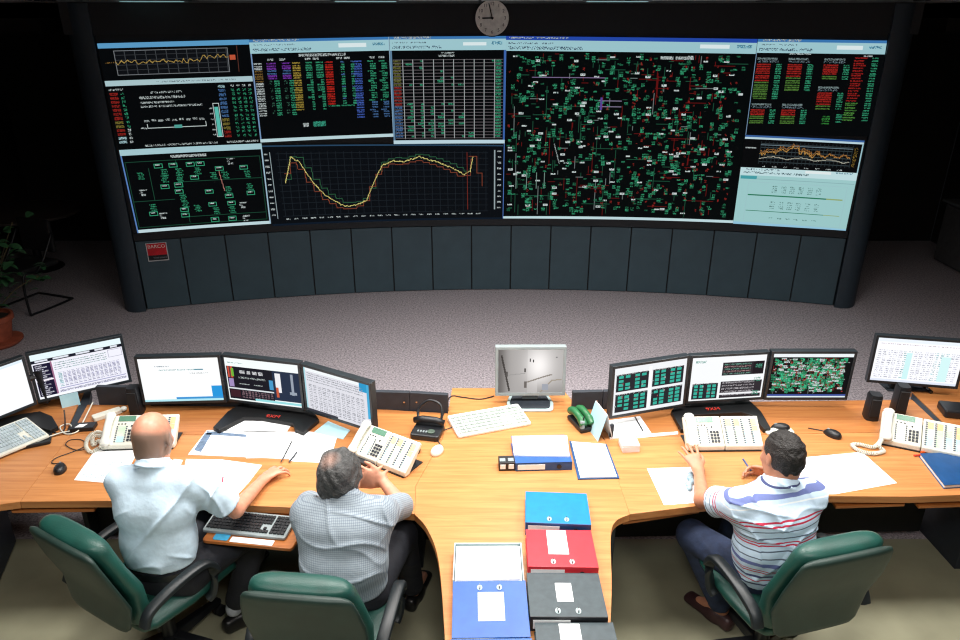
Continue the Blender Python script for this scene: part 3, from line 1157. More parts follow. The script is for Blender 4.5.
def scr_mixed():
    r = Ras(82, 52, 1.8, (244, 250, 250))
    r.txt(3, 5, 18, 1.4, (170, 215, 210), 0.6)
    r.rect(1, 10, 52, 50, (24, 24, 34))
    r.rect(2, 10, 8, 24, (206, 80, 60))
    r.rect(4, 10, 5.4, 24, (90, 60, 60))
    r.rect(2, 25, 8, 35, (160, 140, 190))
    r.rect(6, 12, 9, 22, (110, 180, 60))
    for x, l in ((16, 6), (24, 4), (30, 5), (37, 5)):
        r.txt(x, 14, l, 4, (235, 235, 240), 0.85)
    r.txt(14, 22, 30, 2.4, WH, 0.55)
    r.txt(14, 30, 12, 1.6, WH, 0.8)
    r.txt(30, 30, 10, 1.6, WH, 0.8)
    r.rect(48, 22, 52, 34, (70, 150, 200))
    r.rect(1, 36, 52, 37.5, (220, 225, 230))
    r.rect(2, 39, 14, 48, (60, 30, 40))
    for j in range(4):
        for i in range(10):
            r.txt(16 + i * 3.6, 39 + j * 2.4, 2.4, 1.6, (150, 120, 130), 0.7)
    r.rect(52, 10, 82, 46, (36, 48, 70))
    r.rect(55, 13, 61, 36, (236, 236, 240))
    r.rect(55, 30, 58, 42, (200, 90, 60))
    r.rect(72, 12, 75, 38, (150, 160, 175))
    r.rect(70, 34, 78, 37, (150, 160, 175))
    r.rect(30, 47, 82, 50, (150, 220, 225))
    return r


def scr_sheet():
    r = Ras(82, 52, 1.6, (222, 222, 230))
    r.rect(0, 0, 70, 4, (240, 245, 248))
    r.rect(70, 0, 82, 10, (40, 150, 200))
    r.rect(79, 0, 82, 40, (70, 170, 215))
    r.rect(0, 0, 2, 52, (170, 215, 225))
    for j in range(4):
        r.txt(4, 6 + j * 2.6, 70, 1.2, (184, 188, 200), 0.55)
    for j in range(14):
        for i in range(12):
            r.txt(5 + i * 6, 19 + j * 2.2, 4.6, 1.2, (198, 200, 212), 0.7)
    r.rect(0, 49.5, 40, 52, (60, 60, 70))
    return r


def bars(r, x, y, w, h):
    r.rect(x, y, x + w, y + h, (40, 40, 46))
    for k in range(2):
        xx = x + w * (0.08 + 0.5 * k)
        for j in range(4):
            for i in range(2):
                if r.r.rand() < 0.9:
                    r.rect(xx + i * w * 0.2, y + h * (0.1 + j * 0.22), xx + i * w * 0.2 + w * 0.14, y + h * (0.26 + j * 0.22), (56, 176, 156))
    r.txt(x, y, w, 1.4, (225, 225, 225), 0.3)
    for i in range(5):
        r.txt(x + i * w / 5, y + h * r.r.rand() * 0.8, 1.5, 1.5, (200, 90, 100) if i % 2 else WH, 0.9)


def scr_bars():
    r = Ras(80, 52, 1.8, (240, 242, 245))
    bars(r, 2, 7, 36, 19)
    bars(r, 42, 7, 35, 19)
    bars(r, 2, 29, 36, 20)
    bars(r, 42, 29, 35, 19)
    r.rect(38, 3, 41, 50, (250, 250, 252))
    return r


def scr_report():
    r = Ras(82, 52, 1.8, (246, 248, 250))
    r.txt(4, 4, 12, 3, (170, 220, 210), 0.7)
    r.rect(34, 7, 68, 23, (44, 40, 46))
    r.rect(68, 7, 80, 23, (30, 26, 32))
    for j in range(5):
        r.txt(36, 9 + j * 2.8, 30, 1.8, (190, 150, 150) if j % 2 else (120, 180, 160), 0.5)
    r.rect(34, 30, 80, 50, (48, 44, 50))
    for j in range(5):
        r.txt(36, 31 + j * 3.6, 36, 2, (200, 195, 200), 0.55)
    r.rect(34, 44, 80, 46, (240, 240, 245))
    for k in range(3):
        r.txt(71, 11 + k * 16, 7, 5, (90, 180, 150), 0.5)
    bars(r, 3, 31, 28, 19)
    return r


def scr_map():
    r = Ras(86, 52, 1.8, (14, 16, 18))
    r.rect(0, 0, 86, 4, (235, 242, 245))
    schematic(r, 1, 5, 84, 47, 330, 1.3)
    for _ in range(110):
        r.txt(r.r.uniform(1, 82), r.r.uniform(5, 46), 1.6, 1.2, WH if r.r.rand() < .6 else (200, 60, 60), 0.9)
    r.rect(0, 48, 86, 50, (60, 80, 150))
    r.rect(0, 50, 86, 52, (225, 235, 240))
    return r


def scr_columns():
    r = Ras(94, 52, 1.5, (250, 251, 255))
    r.rect(0, 0, 94, 4, (236, 244, 252))
    r.txt(2, 6, 90, 1.2, (225, 200, 210), 0.5)
    for i in range(16):
        for j in range(14):
            r.txt(3 + i * 5.6, 14 + j * 2.5, 4, 1.1, (150, 215, 218) if i in (5, 6, 11, 12, 13) else (222, 222, 242), 0.6)
    r.rect(34, 16, 40, 48, (206, 244, 245))
    r.rect(72, 18, 82, 48, (212, 246, 246))
    r.rect(0, 49, 94, 52, (226, 232, 246))
    return r


def scr_cctv():
    r = Ras(68, 44, 1.8, (150, 148, 146))
    H, W = r.H, r.W
    yy, xx = np.mgrid[0:H, 0:W].astype(float)
    u, v = xx / W, yy / H
    g = 165 + 70 * np.exp(-((u - .62) ** 2 / .05 + (v - .35) ** 2 / .2)) - 60 * np.exp(-(u / .12) ** 2) + 10 * (u > .45) - 25 * np.exp(-((v - 1) / .2) ** 2) * (u > .6)
    r.a[:] = np.stack([g + 6, g + 2, g], 2)
    r.line([(3, 6), (11, 41)], (70, 66, 64), 3)
    r.line([(8, 26), (28, 24)], (150, 148, 146), 1)
    r.rect(8, 22, 10, 27, (90, 86, 84))
    r.rect(27, 19, 29, 23, (80, 76, 74))
    r.line([(29, 33), (48, 27), (56, 25)], (140, 132, 124), 2)
    r.rect(27, 32, 30, 39, (110, 104, 100))
    r.rect(33, 9, 34, 12, (50, 50, 52))
    r.rect(36, 10, 37.4, 13, (50, 50, 52))
    r.rect(60, 7, 61.5, 8.5, (110, 110, 110))
    r.line([(44, 43), (56, 31), (66, 30)], (160, 150, 136), 2)
    r.rect(46, 35, 53, 41, (160, 164, 174))
    return r


RAD = math.radians


def stand_foot(root, pts, z0=ZD, th=0.028):
    l = root.location
    P = [at(*p, z0 + th) for p in pts]
    MB().prism([(p.x - l.x, p.y - l.y) for p in P], z0 - l.z, z0 + th - l.z).build('stand_foot', mat('stand_black', (10, 11, 13), 0.5), root, bevel=0.003)


def posts(root, plist):
    l = root.location
    for (x, y, z0, z1) in plist:
        MB().box((x - l.x, y - l.y, (z0 + z1) / 2 - l.z), (0.06, 0.035, z1 - z0)).build('stand_column', M['black'], root, bevel=0.004)


# pair at the far left
mp_ = thing('monitor_set', 'pair of black monitors on one stand under which the pale keyboard lies', 'monitor', (-2.62, 3.74, ZD))
add_monitor(mp_, (-2.449, 3.956, 0.80, RAD(31.9), RAD(5)), 0.525, 0.318, scr_table(), M['bezel'])
add_monitor(mp_, (-2.806, 3.597, 0.80, RAD(56.4), RAD(1)), 0.50, 0.320, scr_blank(), M['bezel'])
stand_foot(mp_, [(20, 414), (40, 411), (52, 416), (58, 426), (50, 430), (36, 426), (10, 425), (-12, 432), (-14, 422)])
posts(mp_, [(-2.66, 3.86, ZD + 0.04, 1.0)])
MB().tube([(0.12, 0.30, 0.22), (-0.04, 0.13, 0.22), (-0.16, 0.0, 0.22)], 0.02).build('stand_crossbar', M['black'], mp_)

# triple set, left desk
tl = thing('monitor_set', 'three joined black monitors on one stand before the bald man', 'monitor', (-1.28, 3.75, ZD))
add_monitor(tl, (-1.780, 3.810, 0.80, RAD(3.1), RAD(.4)), 0.496, 0.318, scr_doc(), M['bezel'])
add_monitor(tl, (-1.286, 3.781, 0.80, RAD(-13.2), RAD(.2)), 0.506, 0.314, scr_mixed(), M['bezel'])
add_monitor(tl, (-0.814, 3.598, 0.80, RAD(-29.2), RAD(-.3)), 0.501, 0.314, scr_sheet(), M['bezel'])
stand_foot(tl, [(213, 427), (219, 430), (244, 417), (262, 417.5), (293, 423), (295, 429), (303, 432), (319, 419), (311, 408), (288, 402), (262, 400), (242, 403), (228, 411)])
posts(tl, [(-1.30, 3.90, ZD + 0.04, 1.02), (-1.02, 3.84, ZD + 0.04, 1.02)])
MB().tube([(-0.5, 0.13, 0.24), (0.0, 0.12, 0.24), (0.48, -0.07, 0.24)], 0.02).build('stand_crossbar', M['black'], tl)
p = at(273, 416.5, 0.777)
text('stand_logo', '9XM', M['logo_red'], tl, 0.044, (p.x + 1.28, p.y - 3.75, p.z - ZD + 0.001), (0, 0, RAD(-8)))

# triple set, right desk
tr_ = thing('monitor_set', 'three joined black monitors on one stand before the man in the striped polo shirt', 'monitor', (1.45, 3.78, ZD))
add_monitor(tr_, (0.991, 3.704, 0.80, RAD(17.5), RAD(1.7)), 0.499, 0.333, scr_bars(), M['bezel'])
add_monitor(tr_, (1.483, 3.833, 0.80, RAD(6.7), RAD(1.4)), 0.492, 0.318, scr_report(), M['bezel'])
add_monitor(tr_, (1.982, 3.855, 0.80, RAD(0), RAD(-.5)), 0.508, 0.328, scr_map(), M['bezel'])
stand_foot(tr_, [(681, 429), (671, 411), (682, 399), (716, 396), (748, 399), (761, 411), (771, 428), (764, 429), (752, 415), (742, 412), (690, 415), (689, 429)])
posts(tr_, [(1.36, 3.93, ZD + 0.04, 1.02), (1.62, 3.95, ZD + 0.04, 1.02)])
MB().tube([(-0.48, 0.03, 0.24), (0.0, 0.16, 0.24), (0.5, 0.15, 0.24)], 0.02).build('stand_crossbar', M['black'], tr_)
p = at(713, 409, 0.777)
text('stand_logo', '9XM', M['logo_red'], tr_, 0.044, (p.x - 1.45, p.y - 3.78, p.z - ZD + 0.001), (0, 0, RAD(6)))

# single one at the right edge
ms = thing('monitor_set', 'black monitor with a pale spreadsheet at the right edge, on an arm', 'monitor', (2.74, 4.12, ZD))
add_monitor(ms, (2.732, 4.040, 0.80, RAD(-10.5), RAD(1.6)), 0.531, 0.326, scr_columns(), M['bezel'])
MB().box((0, 0.04, 0.006), (0.26, 0.18, 0.012)).build('stand_base', M['charcoal'], ms, bevel=0.004)
MB().box((-0.05, 0.0, 0.13), (0.10, 0.04, 0.26)).build('stand_column', M['charcoal'], ms, bevel=0.006)
MB().tube([(0.0, 0.02, 0.10), (0.06, -0.01, 0.08), (0.12, -0.03, 0.02), (0.13, -0.08, 0.012)], 0.012).build('cable', M['black'], ms)

# silver security monitor on the peninsula
cm = thing('monitor', 'silver flat monitor with a grey security picture on the centre desk', 'monitor', (0.31, 3.93, ZD))
add_monitor(cm, (0.309, 3.909, 0.80, RAD(.5), RAD(5.7)), 0.431, 0.318, scr_cctv(), M['silver'], depth=0.05, bez_=0.018)
P = [(-0.135, -0.115), (0.135, -0.115), (0.145, -0.02), (0.12, 0.10), (-0.12, 0.10), (-0.145, -0.02)]
MB().prism(rounded(P, 0.04, 5), 0, 0.010).build('stand_base', M['silver_light'], cm, bevel=0.003)
MB().prism(rounded([(x * 0.86, y * 0.8) for x, y in P], 0.03, 5), 0.010, 0.016).build('base_inlay', M['charcoal'], cm, bevel=0.002)
MB().box((0, 0.035, 0.12), (0.10, 0.03, 0.24)).build('stand_column', M['silver'], cm, bevel=0.006)

# ------------------------------------------------------------------ telephones
KEYC = {'k_dark': mat('phone_key_dark', (30, 36, 48), 0.5), 'k_green': mat('phone_key_label_green', (186, 216, 184), 0.6),
        'k_blue': mat('phone_key_label_blue', (170, 208, 216), 0.6), 'k_orange': mat('phone_key_label_orange', (226, 186, 138), 0.6),
        'k_grey': mat('phone_key_grey', (74, 86, 100), 0.5)}


def phone(label, X, Y, yaw, width=0.405, z=ZD):
    t = thing('telephone', label, 'telephone', (X, Y, z), yaw, 'white telephones with a key extension')
    A = RAD(37)                                    # face tilt
    SL = 0.178
    ca, sa = math.cos(A), math.sin(A)
    y0, z0 = 0.0, 0.034

    def q(x, s, n):                                # on the sloping face
        return Vector((x, y0 + s * ca - n * sa, z0 + s * sa + n * ca))
    W = width
    xl, xm = -W / 2, -W / 2 + W * 0.50
    prof = [(0, 0.004), (0, z0), (SL * ca, z0 + SL * sa), (SL * ca + 0.022 * sa, z0 + SL * sa - 0.022 * ca), (0.045, 0.012), (0.04, 0.004)]
    for nm, a, b_ in (('body', xl, xm - 0.002), ('key_extension', xm + 0.002, xl + W)):
        bb = MB()
        k = len(prof)
        vs = [(a, y, zz) for y, zz in prof] + [(b_, y, zz) for y, zz in prof]
        fs = [tuple(range(k))[::-1], tuple(range(k, 2 * k))] + [(i, (i + 1) % k, k + (i + 1) % k, k + i) for i in range(k)]
        fs = [f[::-1] for f in fs]
        ob = bb.add(vs, fs).build(nm, M['ivory_pl'], t, bevel=0.006)
    MB().box((0, 0.08, 0.003), (W - 0.02, 0.17, 0.006)).build('foot', M['black'], t)
    MB().extrude([(-W / 2 + 0.03, 0.05, 0.006), (-W / 2 + 0.03, 0.13, 0.006), (-W / 2 + 0.03, 0.13, z0 + 0.125 * sa / ca - 0.025), (-W / 2 + 0.03, 0.05, z0 + 0.03 * sa / ca - 0.03)],
                 (W - 0.06, 0, 0)).build('support', M['charcoal'], t)

    def pad(bb, x0, x1, s0, s1, n=0.004):
        c = [q(x0, s0, n), q(x1, s0, n), q(x1, s1, n), q(x0, s1, n)]
        bt = [q(x0, s0, -0.001), q(x1, s0, -0.001), q(x1, s1, -0.001), q(x0, s1, -0.001)]
        bb.add(bt + c, [(4, 5, 6, 7), (0, 1, 5, 4), (1, 2, 6, 5), (2, 3, 7, 6), (3, 0, 4, 7)])
    hx = xl + 0.030                                # handset on the left
    # display
    d = MB()
    pad(d, xl + 0.072, xl + 0.165, 0.140, 0.172, 0.002)
    d.build('lcd', M['lcd'], t)
    kd, kg, kb, ko, kk = MB(), MB(), MB(), MB(), MB()
    for r in range(4):
        for c in range(3):
            x = xl + 0.138 + c * 0.0175
            s = 0.022 + r * 0.0185
            pad(kd, x, x + 0.012, s, s + 0.012, 0.006)
    pad(kd, xl + 0.148, xl + 0.156, 0.108, 0.116)
    for c in range(3):
        pad(kd, xl + 0.074 + c * 0.018, xl + 0.082 + c * 0.018, 0.122, 0.127)
    for r in range(8):
        for side in (0.070, 0.122):
            pad(kk, xl + side, xl + side + 0.007, 0.018 + r * 0.0125, 0.024 + r * 0.0125)
    pad(kg, xl + 0.080, xl + 0.119, 0.052, 0.114, 0.0012)
    pad(kb, xl + 0.080, xl + 0.119, 0.016, 0.050, 0.0012)
    n = 4
    cw = (W * 0.5 - 0.02) / n
    for c in range(n):
        x = xm + 0.012 + c * cw
        for r in range(12):
            pad(kk, x, x + 0.010, 0.016 + r * 0.0125, 0.022 + r * 0.0125)
        pad(kb if c != 1 else kg, x + 0.011, x + cw - 0.006, 0.016, 0.085, 0.0012)
        pad(ko if c != 2 else kg, x + 0.011, x + cw - 0.006, 0.120, 0.160, 0.0012)
        pad(kg if c != 3 else ko, x + 0.011, x + cw - 0.006, 0.088, 0.117, 0.0012)
    kd.build('dial_keys', KEYC['k_dark'], t, kind='stuff')
    kk.build('line_keys', KEYC['k_grey'], t, kind='stuff')
    kg.build('key_labels', KEYC['k_green'], t, kind='stuff')
    kb.build('key_labels', KEYC['k_blue'], t, kind='stuff')
    ko.build('key_labels', KEYC['k_orange'], t, kind='stuff')
    rings = []
    for i in range(17):
        u = i / 16
        s = -0.008 + u * 0.196
        e = min(u, 1 - u)
        wd = 0.021 + 0.009 * (1 if e < 0.2 else 0) * max(math.cos(min(e / 0.2, 1) * PI / 2), 0) ** 0.5
        hgt = 0.015
        n0 = 0.017 + 0.008 * math.sin(PI * u)
        if i in (0, 16):
            wd *= 0.6
            hgt *= 0.6
        rings.append([q(hx + wd * math.cos(2 * PI * j / 14), s, n0 + hgt * math.sin(2 * PI * j / 14)) for j in range(14)])
    MB().loft([r[::-1] for r in rings]).build('handset', M['white_pl'], t, smooth='all')
    return t, q


def coil(t, pts, r=0.009, turns=46, wire=0.0028):
    path = bez(pts, 40)
    k = turns * 10
    L_ = [0.0]
    for a, b_ in zip(path[:-1], path[1:]):
        L_.append(L_[-1] + (b_ - a).length)
    out = []
    for i in range(k + 1):
        d = L_[-1] * i / k
        j = max(0, min(len(path) - 2, int(np.searchsorted(L_, d)) - 1))
        f = (d - L_[j]) / max(L_[j + 1] - L_[j], 1e-6)
        p = path[j].lerp(path[j + 1], f)
        tg = (path[j + 1] - path[j]).normalized()
        s = tg.cross(Vector((0, 0, 1))).normalized()
        a = 2 * PI * turns * i / k
        out.append(p + s * (r * math.cos(a)) + Vector((0, 0, 1)) * (r * math.sin(a)))
    return MB().tube(out, wire, 5).build('coiled_cord', M['ivory_pl'], t, smooth='all')


def zpt(t, px, py, z):
    p = at(px, py, ZD + z)
    v = p - Vector(t.location)
    a = -t.rotation_euler.z
    return Vector((v.x * math.cos(a) - v.y * math.sin(a), v.x * math.sin(a) + v.y * math.cos(a), v.z))


t1, _ = phone('white telephone with key extension in front of the bald man', -1.895, 3.40, RAD(3), 0.40)
coil(t1, [(-0.18, -0.02, 0.05), zpt(t1, 100, 447, 0.014), zpt(t1, 91, 452, 0.012), zpt(t1, 86, 446, 0.012), zpt(t1, 89, 437, 0.012), zpt(t1, 97, 432, 0.012), (-0.19, 0.10, 0.03)])
coil(t1, [(-0.185, 0.0, 0.05), zpt(t1, 98, 441, 0.02), zpt(t1, 93, 445, 0.02), zpt(t1, 94, 436, 0.02), (-0.185, 0.08, 0.03)], turns=24)
t2, _ = phone('white telephone with key extension, turned askew before the grey-haired man', -0.552, 3.235, RAD(-32.5), 0.388)
t3, _ = phone('white telephone with key extension touched by the man in the striped polo', 1.353, 3.385, RAD(1.2), 0.422)
t4, _ = phone('white telephone with key extension near the blue notebook at the right', 2.424, 3.375, RAD(-25), 0.407)
coil(t4, [(-0.185, 0.02, 0.04), zpt(t4, 879, 446, 0.03), zpt(t4, 884, 451, 0.012), zpt(t4, 872, 453.5, 0.012), zpt(t4, 858, 450, 0.012), zpt(t4, 852, 445, 0.012),
          zpt(t4, 860, 444.5, 0.012), zpt(t4, 874, 447, 0.012), (-0.19, 0.03, 0.02)], turns=70)

# black telephone with a raised headset hoop
bp = thing('telephone', 'small black telephone with a raised headset hoop on the left desk', 'telephone', at(424, 441, ZD), RAD(-12))
MB().prism(rounded([(-0.085, 0), (0.085, 0), (0.085, 0.15), (-0.085, 0.15)], 0.02, 4), 0, 0.035).build('body', M['black'], bp, bevel=0.008)
MB().tube([(-0.09, 0.115, 0.06), (-0.04, 0.115, 0.072), (0.04, 0.115, 0.072), (0.09, 0.115, 0.06)], [0.018, 0.021, 0.021, 0.018], 12).build('handset', M['black'], bp, smooth='all')
MB().tube(bez([(-0.065, 0.12, 0.06), (-0.075, 0.16, 0.11), (-0.02, 0.18, 0.16), (0.05, 0.17, 0.15), (0.07, 0.14, 0.10), (0.065, 0.12, 0.06)], 8), 0.008, 8).build('headset_hoop', M['black'], bp, smooth='all')
MB().lathe([(0.022, 0), (0.022, 0.006), (0.012, 0.008)], 16, (0.03, 0.045, 0.035)).build('dial_ring', mat('ring_green', (70, 84, 74), 0.35), bp)
bb = MB()
for k in range(4):
    bb.box((-0.045 + k * 0.016, 0.04, 0.037), (0.008, 0.018, 0.005))
bb.build('keys', M['silver'], bp, kind='stuff')
pk = thing('puck', 'small round black puck beside the askew white telephone', 'gadget', at(415, 452, ZD))
MB().lathe([(0.026, 0), (0.032, 0.012), (0.030, 0.036), (0.018, 0.046)], 20).build('body', M['black'], pk, smooth='all')
MB().lathe([(0.016, 0), (0.014, 0.004)], 16, (0, 0, 0.045)).build('cap', M['charcoal'], pk)
tag(MB().prism(rounded([tuple((at(*c) - at(356, 463)).to_2d()) for c in ((345, 459), (352, 455), (377, 464), (372, 470))], 0.01, 3), 0.001, 0.02).build(
    'case', M['black'], None, at(356, 463), bevel=0.004), 'flat black case under the askew white telephone', 'case')

# green handset on its black base
gp = thing('telephone', 'green telephone handset on a black base behind the folded card', 'telephone', at(586, 430), RAD(20))
MB().box((0, 0.06, 0.015), (0.10, 0.18, 0.03)).build('base', M['black'], gp, bevel=0.008)
gm = mat('green_plastic', (36, 100, 58), 0.35)
for x in (-0.026, 0.026):
    MB().tube(bez([(x, -0.02, 0.045), (x, 0.02, 0.065), (x, 0.10, 0.075), (x, 0.15, 0.055)], 6), [0.024] * 7 + [0.021] * 6 + [0.024] * 6, 12).build('handset', gm, gp, smooth='all')

# ------------------------------------------------------------------ keyboards, mice, speakers


def keyboard(label, tl_, tr, br, bl, z, body_m, key_m, rows=6, split=True, rest=None):
    P = [at(*c, z) for c in (tl_, tr, br, bl)]
    cx = sum(P, Vector()) / 4
    d = (P[2] - P[3])
    yaw = math.atan2(d.y, d.x)
    W = ((P[2] - P[3]).length + (P[1] - P[0]).length) / 2
    D = ((P[0] - P[3]).length + (P[1] - P[2]).length) / 2
    t = thing('keyboard', label, 'keyboard', (cx.x, cx.y, z), yaw)
    D = max(D, 0.15)
    bb = MB()
    pr = [(-W / 2, -D / 2), (W / 2, -D / 2), (W / 2, D / 2), (-W / 2, D / 2)]
    pr = rounded(pr, 0.015, 4)
    k = len(pr)
    bb.loft([[(x, y, 0.0) for x, y in pr], [(x, y, 0.016 + (y + D / 2) * 0.07) for x, y in pr]])
    bb.build('body', body_m, t, bevel=0.004)
    ks = MB()

    def zt(y):
        return 0.016 + (y + D / 2) * 0.07
    blocks = [(-W / 2 + 0.012, W * 0.635, 15), (W * 0.165, W * 0.105, 3), (W * 0.29, W * 0.18, 4)]
    for r in range(rows):
        y = -D / 2 + 0.018 + r * (D - 0.032) / rows
        kh = (D - 0.032) / rows * 0.82
        for bx, bw, nk in blocks:
            kw = bw / nk
            for i in range(nk):
                if nk == 3 and r in (2,):
                    continue
                if nk == 3 and r == 1 and i != 1:
                    continue
                if nk == 15 and r == 0 and 4 <= i <= 9:
                    if i == 4:
                        ks.box((bx + kw * 7, y + kh / 2, zt(y) + 0.003), (kw * 5.8, kh, 0.009))
                    continue
                ks.box((bx + kw * (i + 0.5), y + kh / 2, zt(y) + 0.003), (kw * 0.84, kh, 0.009))
    ks.build('keys', key_m, t, kind='stuff')
    return t, W, D


kw_, W_, D_ = keyboard('white keyboard on the centre desk in front of the silver monitor', (450, 421.6), (519, 405.7), (528.8, 425.6), (456.6, 439), ZD, M['white_pl'], mat('white_keys', (168, 178, 172), 0.5))
keyboard('pale keyboard on the angled outer desk under the two left monitors', (-32, 444), (34.5, 421), (44.5, 439.5), (-22, 467), ZD + 0.012, M['ivory_pl'],
         mat('pale_keys', (172, 186, 192), 0.5))
rs = thing('keyboard_rest', 'black wedge rest under the pale keyboard', 'rest', (at(6, 443)).to_tuple(), RAD(25))
MB().box((0, -0.01, 0.005), (0.46, 0.19, 0.010)).build('pad', M['black'], rs)
MB().box((0, -0.11, 0.011), (0.46, 0.025, 0.018)).build('front_lip', M['black'], rs, bevel=0.004)
keyboard('black and silver keyboard on the pulled-out tray', (212, 517.5), (295, 521.5), (288.8, 538), (206.5, 529.5), 0.683, M['silver'], M['black'])
tag(MB().prism(rounded([(0, 0), (0.075, 0), (0.075, 0.05), (0, 0.05)], 0.012, 4), 0.0005, 0.002).build('sticky_note', mat('blue_note', (60, 165, 210), 0.7), None,
    at(212, 539.5, 0.683), RAD(-8)), 'blue note at the front of the pulled-out keyboard tray', 'note')
tag(MB().box((0, 0, 0.0015), (0.21, 0.035, 0.002)).build('paper_strip', M['paper'], None, at(252, 541.5, 0.683), RAD(-8)),
    'white paper strip along the front of the pulled-out keyboard tray', 'paper')


def mouse(label, px, py, yaw, m, cable=None, L_=0.105, z=ZD):
    p = at(px, py, z)
    t = thing('mouse', label, 'mouse', p, yaw)
    rings = []
    for i in range(9):
        a = PI / 2 * i / 8
        k = math.cos(a) ** 0.6
        rings.append([(0.031 * k * math.cos(2 * PI * j / 20) * (1 - 0.12 * math.sin(2 * PI * j / 20)), L_ / 2 * k * math.sin(2 * PI * j / 20) - 0.008 * math.sin(a), 0.036 * math.sin(a)) for j in range(20)])
    MB().loft(rings).build('body', m, t, smooth='all')
    MB().ball((0, 0.026, 0.028), (0.004, 0.010, 0.008), 8, 6).build('wheel', M['silver'], t)
    if cable:
        pts = [(0, L_ / 2 - 0.004, 0.012)] + [zpt(t, *c) for c in cable]
        MB().tube(bez(pts, 10), 0.0026, 6).build('cable', m if m is not M['white_pl'] else M['charcoal'], t, smooth='all')
    return t


mouse('black mouse with a looped cable on the desk left of the bald man', 60.5, 470, RAD(20), M['black'],
      [(52, 463, .004), (56, 458, .004), (72, 452, .004), (85, 446, .004), (82, 440, .004), (70, 440, .004), (66, 445, .006), (76, 450, .006), (86, 449, .004)])
mouse('white mouse with a cable beside the white keyboard', 437.5, 452, RAD(-24), M['white_pl'], [(438, 441, .004), (434, 437, .004), (440, 432, .004), (452, 427, .006)])
mouse('black mouse lying on a pale pad behind the polo-shirted man', 780, 429, RAD(75), M['black'], None)
tag(MB().prism(rounded([(-0.085, -0.035), (0.08, -0.035), (0.08, 0.03), (-0.085, 0.03)], 0.02, 4), 0.0005, 0.012).build('mouse_pad', M['ivory_pl'], None, at(779, 432), RAD(5), bevel=0.003),
    'pale rest under the black mouse behind the polo-shirted man', 'rest')
mouse('black mouse with a short cable near the black desk speaker', 832, 435.5, RAD(35), M['black'], [(824, 431, .004), (817, 429.5, .004), (808, 428, .004)])

for px, py, s, lab in ((871, 419, 1.0, 'black desk speaker left of the right-hand white telephone'), (898, 414, 1.15, 'taller black desk speaker behind the right-hand white telephone'),
                       (137, 414, 1.1, 'black desk speaker behind the telephone of the bald man')):
    t = thing('speaker', lab, 'speaker', at(px, py), RAD(-10) if px > 480 else RAD(5))
    ring = [(-0.038, 0), (-0.030, -0.022), (0, -0.030), (0.030, -0.022), (0.038, 0), (0.034, 0.05), (-0.034, 0.05)]
    MB().loft([[(x * k, y * k - z * 0.0, z * s) for x, y in ring] for z, k in ((0, 1.05), (0.02, 1.06), (0.15, 0.98), (0.165, 0.85))]).build('body', M['black'], t, smooth=True)
    MB().loft([[(-0.028, -0.0285, 0.03 * s), (0.028, -0.0285, 0.03 * s), (0.026, -0.028, 0.145 * s), (-0.026, -0.028, 0.145 * s)][::1],
               [(-0.026, -0.034, 0.033 * s), (0.026, -0.034, 0.033 * s), (0.024, -0.033, 0.142 * s), (-0.024, -0.033, 0.142 * s)]]).build('grille', M['black_matte'], t)

# ------------------------------------------------------------------ binders
RINGM = M['steel']


